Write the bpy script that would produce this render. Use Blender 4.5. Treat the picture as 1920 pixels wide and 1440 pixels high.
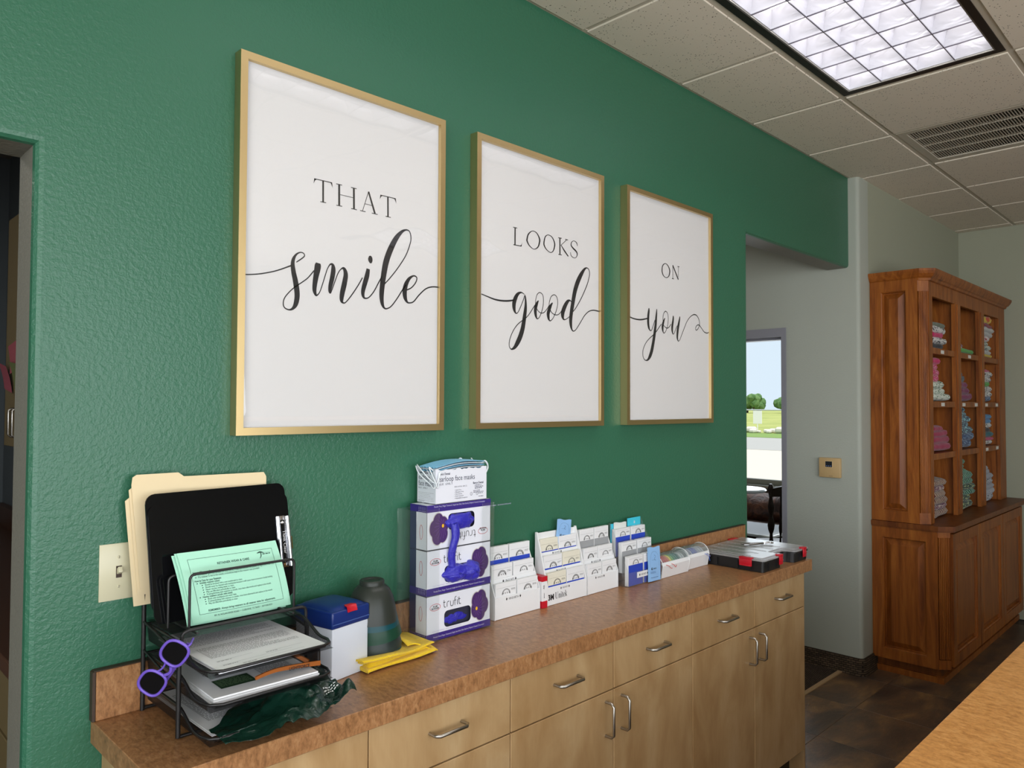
import bpy, bmesh, math, random
from mathutils import Vector, Matrix, noise

# ------------------------------------------------------------------ scene, camera, light
scene = bpy.context.scene
C = bpy.context.scene.collection
for o in list(bpy.data.objects):
    bpy.data.objects.remove(o, do_unlink=True)
scene.view_settings.view_transform = 'Standard'
scene.view_settings.look = 'None'
scene.view_settings.gamma = 1.0
scene.view_settings.use_curve_mapping = False
scene.view_settings.exposure = 0.14
scene.cycles.use_denoising = True
scene.cycles.max_bounces = 8
scene.cycles.transparent_max_bounces = 24
scene.cycles.diffuse_bounces = 4
scene.cycles.glossy_bounces = 4
scene.cycles.sample_clamp_indirect = 6.0
scene.cycles.caustics_reflective = False
scene.cycles.caustics_refractive = False

EYE = Vector((0.0, -1.668, 1.52))
def camera():
    yaw, pitch, roll = 0.7832, 0.0275, 0.0039
    cy, sy, cp, sp = math.cos(yaw), math.sin(yaw), math.cos(pitch), math.sin(pitch)
    f = Vector((sy*cp, cy*cp, sp)); r = Vector((cy, -sy, 0)); u = r.cross(f)
    cr, sr = math.cos(roll), math.sin(roll)
    r2 = cr*r + sr*u; u2 = -sr*r + cr*u
    cam = bpy.data.cameras.new('camera'); cam.sensor_width = 36.0; cam.lens = 1400.2/1920*36
    cam.clip_start = 0.02; cam.clip_end = 600
    o = bpy.data.objects.new('camera', cam); C.objects.link(o)
    m = Matrix((r2, u2, -f)).transposed().to_4x4(); m.translation = EYE
    o.matrix_world = m; scene.camera = o
camera()

world = bpy.data.worlds.new('sky'); scene.world = world; world.use_nodes = True
bg = world.node_tree.nodes['Background']
bg.inputs[0].default_value = (0.74, 0.88, 1.0, 1); bg.inputs[1].default_value = 0.95

def sun(direction, strength, colour=(1, .96, .88)):
    d = bpy.data.lights.new('sun', 'SUN'); d.energy = strength; d.angle = 0.05; d.color = colour
    o = bpy.data.objects.new('sun', d); C.objects.link(o); o.location = (20, 30, 40)
    o.rotation_euler = Vector(direction).to_track_quat('-Z', 'Y').to_euler()
sun((0.25, 0.45, -1.0), 3.4)

def area(name, loc, direction, sx, sy, power, colour, spread=math.pi):
    d = bpy.data.lights.new(name, 'AREA'); d.shape = 'RECTANGLE'; d.size = sx; d.size_y = sy
    d.energy = power; d.color = colour; d.spread = spread
    o = bpy.data.objects.new(name, d); C.objects.link(o); o.location = loc
    o.rotation_euler = Vector(direction).to_track_quat('-Z', 'Y').to_euler()
    return o
# daylight entering by the wide window of the wall opposite the green one, by the side window behind the viewer and by the hall window; one bodiless fill light added in the hall
area('window_daylight', (.275, -5.14, 1.52), (0, 1, .22), 4.85, 2.4, 150, (0.91, 0.95, 1.0))
area('side_window_daylight', (-2.34, -3.1, 1.62), (1, .1, .1), 3.4, 2.2, 120, (0.93, 0.96, 1.0))
area('hall_fill_light', (3.55, 1.3, 2.80), (0, 0, -1), .6, .6, 4, (1, .95, .88))
area('hall_window_daylight', (6.84, 1.75, 1.45), (-1, -.2, 0), 1.1, 1.4, 16, (0.86, 0.94, 1.0))

# ------------------------------------------------------------------ helpers
def catmull(pts, n, closed=False):
    out = []; N = len(pts); rng = N if closed else N-1
    g = (lambda i: pts[i % N]) if closed else (lambda i: pts[max(0, min(N-1, i))])
    for i in range(rng):
        p0, p1, p2, p3 = g(i-1), g(i), g(i+1), g(i+2)
        for k in range(n):
            t = k/n
            out.append(tuple(.5*((2*b)+(c-a)*t+(2*a-5*b+4*c-d)*t*t+(-a+3*b-3*c+d)*t**3) for a, b, c, d in zip(p0, p1, p2, p3)))
    if not closed: out.append(tuple(pts[-1]))
    return out

class MB:
    """collects geometry for ONE mesh object"""
    def __init__(s): s.v = []; s.f = []; s.mi = []; s.m = 0; s.T = None
    def add(s, vs, fs):
        b = len(s.v)
        for p in vs:
            p = Vector(p); s.v.append(tuple(s.T @ p) if s.T else tuple(p))
        for f in fs: s.f.append(tuple(b+i for i in f)); s.mi.append(s.m)
        return s
    def box(s, x0, y0, z0, x1, y1, z1):
        x0, x1 = sorted((x0, x1)); y0, y1 = sorted((y0, y1)); z0, z1 = sorted((z0, z1))
        v = [(x, y, z) for z in (z0, z1) for y in (y0, y1) for x in (x0, x1)]
        return s.add(v, [(0,2,3,1),(4,5,7,6),(0,1,5,4),(2,6,7,3),(0,4,6,2),(1,3,7,5)])
    def rbox(s, x0, y0, z0, x1, y1, z1, r=.003, seg=2):
        bm = bmesh.new(); bmesh.ops.create_cube(bm, size=1)
        for v in bm.verts:
            v.co = Vector(((x0+x1)/2+v.co.x*abs(x1-x0), (y0+y1)/2+v.co.y*abs(y1-y0), (z0+z1)/2+v.co.z*abs(z1-z0)))
        bmesh.ops.bevel(bm, geom=list(bm.edges), offset=r, segments=seg, profile=.5, affect='EDGES')
        return s.bm(bm)
    def bm(s, bm):
        bm.verts.index_update()
        s.add([v.co.copy() for v in bm.verts], [[v.index for v in f.verts] for f in bm.faces]); bm.free(); return s
    def quad(s, a, b, c, d): return s.add([a, b, c, d], [(0,1,2,3)])
    def prism(s, poly, a, b, axis='y'):
        n = len(poly)
        def P(u, v, w): return {'x': (w, u, v), 'y': (u, w, v), 'z': (u, v, w)}[axis]
        vs = [P(u, v, a) for u, v in poly] + [P(u, v, b) for u, v in poly]
        return s.add(vs, [tuple(range(n)), tuple(range(2*n-1, n-1, -1))] + [(i, (i+1) % n, n+(i+1) % n, n+i) for i in range(n)])
    def tube(s, pts, r, n=8, closed=False, flat=1.0):
        pts = [Vector(p) for p in pts]; N = len(pts)
        R = r if isinstance(r, (list, tuple)) else [r]*N
        vs = []; fs = []; prev = None
        for i, p in enumerate(pts):
            a = pts[(i-1) % N] if (closed or i > 0) else pts[i]; c = pts[(i+1) % N] if (closed or i < N-1) else pts[i]
            t = (c-a).normalized() if (c-a).length > 1e-9 else Vector((0,0,1))
            if prev is None:
                ref = Vector((0,0,1)) if abs(t.z) < .9 else Vector((1,0,0)); u = t.cross(ref).normalized()
            else:
                u = prev - t*prev.dot(t); u = u.normalized() if u.length > 1e-6 else t.orthogonal().normalized()
            prev = u; w = t.cross(u)
            for k in range(n):
                an = 2*math.pi*k/n; vs.append(p + u*R[i]*math.cos(an) + w*R[i]*flat*math.sin(an))
        for i in range(N if closed else N-1):
            j = (i+1) % N
            for k in range(n): fs.append((i*n+k, i*n+(k+1) % n, j*n+(k+1) % n, j*n+k))
        if not closed: fs += [tuple(range(n-1, -1, -1)), tuple(range((N-1)*n, N*n))]
        return s.add(vs, fs)
    def lathe(s, prof, n=32, c=(0,0,0), axis=None):
        vs = []; fs = []; M = len(prof)
        for k in range(n):
            a = 2*math.pi*k/n
            for r, z in prof: vs.append((c[0]+r*math.cos(a), c[1]+r*math.sin(a), c[2]+z))
        for k in range(n):
            j = (k+1) % n
            for i in range(M-1): fs.append((k*M+i, j*M+i, j*M+i+1, k*M+i+1))
        return s.add(vs, fs)
    def grid(s, fn, nu, nv, thick=0):
        P = [[Vector(fn(i/nu, j/nv)) for j in range(nv+1)] for i in range(nu+1)]
        vs = [p for row in P for p in row]; w = nv+1
        fs = [(i*w+j, (i+1)*w+j, (i+1)*w+j+1, i*w+j+1) for i in range(nu) for j in range(nv)]
        if thick:
            off = []
            for i in range(nu+1):
                for j in range(nv+1):
                    a = P[min(i+1, nu)][j]-P[max(i-1, 0)][j]; b = P[i][min(j+1, nv)]-P[i][max(j-1, 0)]
                    nrm = a.cross(b); nrm = nrm.normalized() if nrm.length > 1e-12 else Vector((0,0,1))
                    off.append(P[i][j]-nrm*thick)
            n0 = len(vs); vs += off
            fs += [tuple(n0+k for k in reversed(f)) for f in list(fs)]
            ring = [i*w for i in range(nu+1)] + [nu*w+j for j in range(1, nv+1)] + [i*w+nv for i in range(nu-1, -1, -1)] + [j for j in range(nv-1, 0, -1)]
            L = len(ring)
            fs += [(ring[k], ring[(k+1) % L], n0+ring[(k+1) % L], n0+ring[k]) for k in range(L)]
        return s.add(vs, fs)
    def stroke(s, pts, plane, mode=0):
        """flat printed stroke: pts (x, y, width) mapped by plane(x, y)"""
        if mode == 1: pts = catmull(pts, 5)
        if mode == 2: pts = catmull(pts, 6, True)
        N = len(pts); vs = []; cl = mode == 2
        for i in range(N):
            a = pts[(i-1) % N] if (cl or i > 0) else pts[i]; c = pts[(i+1) % N] if (cl or i < N-1) else pts[i]
            dx, dy = c[0]-a[0], c[1]-a[1]; L = math.hypot(dx, dy) or 1; nx, ny = -dy/L, dx/L; w = max(pts[i][2], .0001)/2
            vs += [plane(pts[i][0]+nx*w, pts[i][1]+ny*w), plane(pts[i][0]-nx*w, pts[i][1]-ny*w)]
        fs = [(2*i, 2*i+1, 2*((i+1) % N)+1, 2*((i+1) % N)) for i in range(N if cl else N-1)]
        return s.add(vs, fs)
    def text(s, body, plane, x, y, size, align='LEFT', xs=1.0, bold=0.0, flip=False):
        vs, fs = text2d(body, align, bold)
        return s.add([plane(x+(-1 if flip else 1)*vx*size*xs, y+(-1 if flip else 1)*vy*size) for vx, vy in vs], fs)
    def greek(s, plane, x0, x1, y, lh, n, seed, h=.45, indent=0, last=.6):
        rnd = random.Random(seed)
        for k in range(n):
            x = x0 + (indent if k % 5 else 0); xe = x1 if rnd.random() > .25 else x0+(x1-x0)*rnd.uniform(last, .95)
            while x < xe:
                w = rnd.uniform(.7, 3.2)*lh*.55; w = min(w, xe-x)
                yy = y-k*lh
                s.add([plane(x, yy), plane(x+w, yy), plane(x+w, yy+lh*h), plane(x, yy+lh*h)], [(0,1,2,3)])
                x += w+lh*.35
        return s
    def build(s, name, mat, parent=None, smooth=False, sub=0, fixn=True, origin=None, link=True):
        me = bpy.data.meshes.new(name)
        vs = s.v
        if parent is None and origin is None and vs:
            lo = [min(v[i] for v in vs) for i in range(3)]; hi = [max(v[i] for v in vs) for i in range(3)]
            origin = ((lo[0]+hi[0])/2, (lo[1]+hi[1])/2, lo[2])
        if origin: vs = [(v[0]-origin[0], v[1]-origin[1], v[2]-origin[2]) for v in vs]
        me.from_pydata(vs, [], s.f)
        mats = mat if isinstance(mat, (list, tuple)) else [mat]
        for m in mats: me.materials.append(m)
        if len(mats) > 1: me.polygons.foreach_set('material_index', s.mi)
        if fixn:
            bm = bmesh.new(); bm.from_mesh(me); bmesh.ops.recalc_face_normals(bm, faces=bm.faces); bm.to_mesh(me); bm.free()
        if smooth:
            me.polygons.foreach_set('use_smooth', [True]*len(me.polygons))
            me.set_sharp_from_angle(angle=math.radians(smooth if smooth is not True else 40))
        me.update()
        o = bpy.data.objects.new(name, me); C.objects.link(o)
        if parent: o.parent = parent
        if origin and parent is None: o.location = origin
        if sub:
            md = o.modifiers.new('subdivision', 'SUBSURF'); md.levels = sub; md.render_levels = sub
        return o

_tc = {}
def text2d(body, align='LEFT', bold=0.0):
    k = (body, align, bold)
    if k not in _tc:
        cu = bpy.data.curves.new('lettering', 'FONT'); cu.body = body; cu.align_x = align; cu.resolution_u = 2; cu.size = 1.0; cu.offset = bold
        ob = bpy.data.objects.new('lettering', cu); C.objects.link(ob)
        dg = bpy.context.evaluated_depsgraph_get(); ev = ob.evaluated_get(dg); me = ev.to_mesh()
        _tc[k] = ([(v.co.x, v.co.y) for v in me.vertices], [tuple(p.vertices) for p in me.polygons])
        ev.to_mesh_clear(); bpy.data.objects.remove(ob); bpy.data.curves.remove(cu)
    return _tc[k]

def plane(o, u, v, n=(0,0,0)):
    o, u, v = Vector(o)+Vector(n), Vector(u), Vector(v)
    return lambda x, y: o+u*x+v*y

def tag(o, label, cat, group=None):
    o['label'] = label; o['category'] = cat
    if group: o['group'] = group
    return o
def thing(name, label, cat, loc=(0,0,0), rotz=0.0, group=None):
    o = bpy.data.objects.new(name, None); C.objects.link(o); o.empty_display_size = .05
    o.location = loc; o.rotation_euler = (0, 0, rotz)
    return tag(o, label, cat, group)
def struct(o): o['kind'] = 'structure'; return o
def dup(o, parent=None):
    c = o.copy(); C.objects.link(c); c.parent = parent
    for ch in list(o.children): dup(ch, c)
    return c

# ------------------------------------------------------------------ materials
def S(r, g, b):
    f = lambda c: (c/255/12.92) if c/255 <= .04045 else ((c/255+.055)/1.055)**2.4
    return (f(r), f(g), f(b), 1)
_mc = {}
class NT:
    def __init__(s, name):
        s.m = bpy.data.materials.new(name); s.m.use_nodes = True; s.t = s.m.node_tree
        s.b = s.t.nodes['Principled BSDF']; s.out = s.t.nodes['Material Output']; s._co = None
    def n(s, typ, **kw):
        x = s.t.nodes.new(typ)
        for k, v in kw.items():
            if k in x.inputs: x.inputs[k].default_value = v
            else: setattr(x, k, v)
        return x
    def l(s, a, b): s.t.links.new(a, b)
    def co(s, scale=(1,1,1), rot=(0,0,0), which='Object'):
        tc = s.n('ShaderNodeTexCoord'); mp = s.n('ShaderNodeMapping'); mp.inputs['Scale'].default_value = scale; mp.inputs['Rotation'].default_value = rot
        s.l(tc.outputs[which], mp.inputs['Vector']); return mp.outputs['Vector']
    def noise(s, scale, detail=4, rough=.5, co=None, dist=0):
        x = s.n('ShaderNodeTexNoise'); x.inputs['Scale'].default_value = scale; x.inputs['Detail'].default_value = detail
        x.inputs['Roughness'].default_value = rough; x.inputs['Distortion'].default_value = dist
        s.l(co if co is not None else s.co(), x.inputs['Vector']); return x.outputs['Fac']
    def ramp(s, fac, stops, interp='LINEAR'):
        r = s.n('ShaderNodeValToRGB'); r.color_ramp.interpolation = interp; e = r.color_ramp.elements
        while len(e) < len(stops): e.new(.5)
        for el, (p, c) in zip(e, stops): el.position = p; el.color = c
        s.l(fac, r.inputs['Fac']); return r.outputs['Color']
    def mix(s, fac, a, b, mode='MIX'):
        x = s.n('ShaderNodeMix'); x.data_type = 'RGBA'; x.blend_type = mode
        for sock, val in ((x.inputs[0], fac), (x.inputs[6], a), (x.inputs[7], b)):
            if hasattr(val, 'links') or hasattr(val, 'is_linked'): s.l(val, sock)
            else: sock.default_value = val
        return x.outputs[2]
    def math(s, op, a, b=0.0):
        x = s.n('ShaderNodeMath'); x.operation = op
        for i, val in enumerate((a, b)):
            if hasattr(val, 'is_linked'): s.l(val, x.inputs[i])
            else: x.inputs[i].default_value = val
        return x.outputs[0]
    def bump(s, h, strength, dist=.001):
        x = s.n('ShaderNodeBump'); x.inputs['Strength'].default_value = strength; x.inputs['Distance'].default_value = dist
        s.l(h, x.inputs['Height']); s.l(x.outputs['Normal'], s.b.inputs['Normal']); return x
    def set(s, col=None, rough=None, metal=None, spec=None, coat=None, coatr=None, sheen=None):
        if col is not None:
            if hasattr(col, 'is_linked'): s.l(col, s.b.inputs['Base Color'])
            else: s.b.inputs['Base Color'].default_value = col
        if rough is not None:
            if hasattr(rough, 'is_linked'): s.l(rough, s.b.inputs['Roughness'])
            else: s.b.inputs['Roughness'].default_value = rough
        if metal is not None: s.b.inputs['Metallic'].default_value = metal
        if spec is not None: s.b.inputs['Specular IOR Level'].default_value = spec
        if coat is not None: s.b.inputs['Coat Weight'].default_value = coat
        if coatr is not None: s.b.inputs['Coat Roughness'].default_value = coatr
        if sheen is not None: s.b.inputs['Sheen Weight'].default_value = sheen
        return s
def mat(name, col, rough=.5, metal=0, spec=.5, coat=0, nbump=None, sheen=0):
    if name in _mc: return _mc[name]
    t = NT(name).set(col, rough, metal, spec, coat, .1 if coat else None, sheen)
    if nbump: t.bump(t.noise(nbump[0], 3), nbump[1], nbump[2] if len(nbump) > 2 else .001)
    _mc[name] = t.m; return t.m
def emit(name, col, strength):
    if name in _mc: return _mc[name]
    t = NT(name); e = t.n('ShaderNodeEmission'); e.inputs[0].default_value = col; e.inputs[1].default_value = strength
    t.l(e.outputs[0], t.out.inputs[0]); _mc[name] = t.m; return t.m
def clear(name, tint=(1,1,1,1), rough=.02, ior=1.45, haze=0.0, hazecol=(.8,.8,.8,1)):
    """thin clear plastic: what is not mirrored passes straight through"""
    if name in _mc: return _mc[name]
    t = NT(name); lw = t.n('ShaderNodeLayerWeight'); lw.inputs[0].default_value = .5; f0 = ((ior-1)/(ior+1))**2
    fr = t.math('ADD', t.math('MULTIPLY', t.math('POWER', lw.outputs['Facing'], 5.0), (1-f0)*.9), f0)
    tr = t.n('ShaderNodeBsdfTransparent'); tr.inputs[0].default_value = tint
    gl = t.n('ShaderNodeBsdfGlossy'); gl.inputs['Roughness'].default_value = rough
    mx = t.n('ShaderNodeMixShader'); t.l(fr, mx.inputs[0])
    last = tr
    if haze:
        df = t.n('ShaderNodeBsdfDiffuse'); df.inputs[0].default_value = hazecol
        m2 = t.n('ShaderNodeMixShader'); m2.inputs[0].default_value = haze; t.l(tr.outputs[0], m2.inputs[1]); t.l(df.outputs[0], m2.inputs[2]); last = m2
    t.l(last.outputs[0], mx.inputs[1]); t.l(gl.outputs[0], mx.inputs[2]); t.l(mx.outputs[0], t.out.inputs[0])
    _mc[name] = t.m; return t.m

def wall_paint(name, col, rough, bs, seed=0):
    t = NT(name).set(col, rough, 0, .5)
    co = t.co(); n1 = t.noise(105, 2, .5, co, .25); n2 = t.noise(300, 2, .5, co)
    h = t.math('ADD', n1, t.math('MULTIPLY', n2, .35)); t.bump(h, bs, .0028); return t.m
GREEN = wall_paint('green_paint', S(48, 101, 76), .36, .45)
GREY = wall_paint('grey_paint', S(168, 172, 161), .62, .30)
SAGE = wall_paint('sage_paint', S(160, 162, 142), .65, .20)
TAUPE = wall_paint('taupe_paint', S(128, 126, 114), .5, .45)

def laminate(name, c1, c2, c3, rough=.32):
    t = NT(name); co = t.co((1.6, .75, .75))
    a = t.noise(58, 6, .72, co, .4); b = t.noise(150, 3, .6, co); c = t.noise(5, 3, .5, co)
    col = t.ramp(a, [(.28, c1), (.5, c2), (.72, c3)])
    col = t.mix(t.ramp(b, [(.52, (0,0,0,1)), (.75, (.55,.55,.55,1))]), col, c1)
    col = t.mix(t.math('MULTIPLY', c, .25), col, c3)
    return t.set(col, rough, 0, .45).m
LAM = laminate('copper_laminate', S(98, 64, 38), S(154, 107, 68), S(184, 140, 97))
LAM_GLARE = laminate('brightened_laminate', S(150, 96, 44), S(205, 144, 78), S(226, 172, 108), .3)  # same laminate as the worktop, glare put into a brighter, yellower colour
def maple():
    t = NT('maple_veneer'); co = t.co((1.6, 1.6, .7))
    a = t.noise(5.5, 5, .55, co, .4); b = t.noise(70, 3, .6, t.co((4, 4, .25)))
    col = t.ramp(a, [(.3, S(170, 134, 90)), (.55, S(193, 160, 116)), (.75, S(208, 180, 138))])
    col = t.mix(t.math('MULTIPLY', b, .22), col, S(150, 112, 66))
    return t.set(col, .34, 0, .4).m
MAPLE = maple()
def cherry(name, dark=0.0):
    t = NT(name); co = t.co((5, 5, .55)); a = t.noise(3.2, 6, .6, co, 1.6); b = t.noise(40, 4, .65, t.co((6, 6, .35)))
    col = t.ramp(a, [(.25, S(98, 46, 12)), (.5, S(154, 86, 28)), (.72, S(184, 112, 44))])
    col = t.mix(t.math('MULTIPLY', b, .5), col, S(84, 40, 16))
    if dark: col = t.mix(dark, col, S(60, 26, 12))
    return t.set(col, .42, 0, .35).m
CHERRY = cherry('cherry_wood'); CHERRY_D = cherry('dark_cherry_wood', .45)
def slate():
    t = NT('slate_tile'); inf = t.n('ShaderNodeObjectInfo'); tc = t.n('ShaderNodeTexCoord'); ad = t.n('ShaderNodeVectorMath'); ad.operation = 'ADD'
    sc = t.n('ShaderNodeVectorMath'); sc.operation = 'SCALE'; sc.inputs['Scale'].default_value = 9.0
    cmb = t.n('ShaderNodeCombineXYZ'); t.l(inf.outputs['Random'], cmb.inputs[0]); t.l(inf.outputs['Random'], cmb.inputs[1])
    t.l(cmb.outputs[0], sc.inputs[0]); t.l(tc.outputs['Object'], ad.inputs[0]); t.l(sc.outputs[0], ad.inputs[1])
    mp = t.n('ShaderNodeMapping'); mp.inputs['Scale'].default_value = (2.6, 5.5, 1); mp.inputs['Rotation'].default_value = (0, 0, .5); t.l(ad.outputs[0], mp.inputs[0])
    a = t.noise(1.3, 8, .66, mp.outputs[0], .45); b = t.noise(14, 5, .7, mp.outputs[0], .5)
    col = t.ramp(a, [(.3, S(66, 55, 48)), (.45, S(92, 74, 60)), (.56, S(118, 91, 66)), (.68, S(158, 122, 80)), (.85, S(102, 90, 80))])
    col = t.mix(t.math('MULTIPLY', b, .45), col, S(64, 54, 48))
    t.set(col, .34, 0, .5); t.bump(t.math('ADD', a, t.math('MULTIPLY', b, .5)), .5, .006); return t.m
SLATE = slate()
def tile_mat():
    t = NT('acoustic_tile'); co = t.co(); v = t.n('ShaderNodeTexVoronoi'); v.inputs['Scale'].default_value = 95; t.l(co, v.inputs['Vector'])
    n = t.noise(26, 3, .6, co); hole = t.math('MULTIPLY', t.math('LESS_THAN', v.outputs['Distance'], .20), t.math('GREATER_THAN', n, .50))
    col = t.mix(hole, S(226, 216, 200), S(110, 100, 86)); t.set(col, .9, 0, .2); t.bump(t.noise(300, 2), .25, .001); return t.m
TILE = tile_mat()
WHITE_METAL = mat('white_metal', S(196, 192, 180), .5)
BLACK = mat('black_metal', S(24, 22, 22), .4)
BLACK_P = mat('black_plastic', S(20, 19, 20), .42)
CHROME = mat('chrome', S(205, 205, 208), .12, 1)
NICKEL = mat('brushed_nickel', S(176, 172, 164), .3, 1)
PAPER = mat('white_paper', S(236, 236, 238), .7)
WHITE = mat('white_plastic', S(226, 227, 228), .4)
INK = mat('black_ink', S(26, 24, 26), .6)
GREY_INK = mat('grey_ink', S(150, 150, 152), .7)
RED = mat('red_plastic', S(190, 22, 40), .35)
def meshmat():
    t = NT('wire_mesh'); tc = t.n('ShaderNodeTexCoord'); sp = t.n('ShaderNodeSeparateXYZ'); t.l(tc.outputs['Object'], sp.inputs[0])
    x, y, z = sp.outputs; k = 330
    a = t.math('ADD', t.math('ADD', x, y), z); b = t.math('ADD', t.math('SUBTRACT', x, y), t.math('MULTIPLY', z, .6))
    fa = t.math('LESS_THAN', t.math('FRACT', t.math('MULTIPLY', a, k)), .45); fb = t.math('LESS_THAN', t.math('FRACT', t.math('MULTIPLY', b, k)), .45)
    f = t.math('MAXIMUM', fa, fb); t.set(S(22, 21, 22), .4, .3)
    tr = t.n('ShaderNodeBsdfTransparent'); mx = t.n('ShaderNodeMixShader'); t.l(f, mx.inputs[0]); t.l(tr.outputs[0], mx.inputs[1]); t.l(t.b.outputs[0], mx.inputs[2]); t.l(mx.outputs[0], t.out.inputs[0])
    return t.m
WIRE = meshmat()
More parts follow.
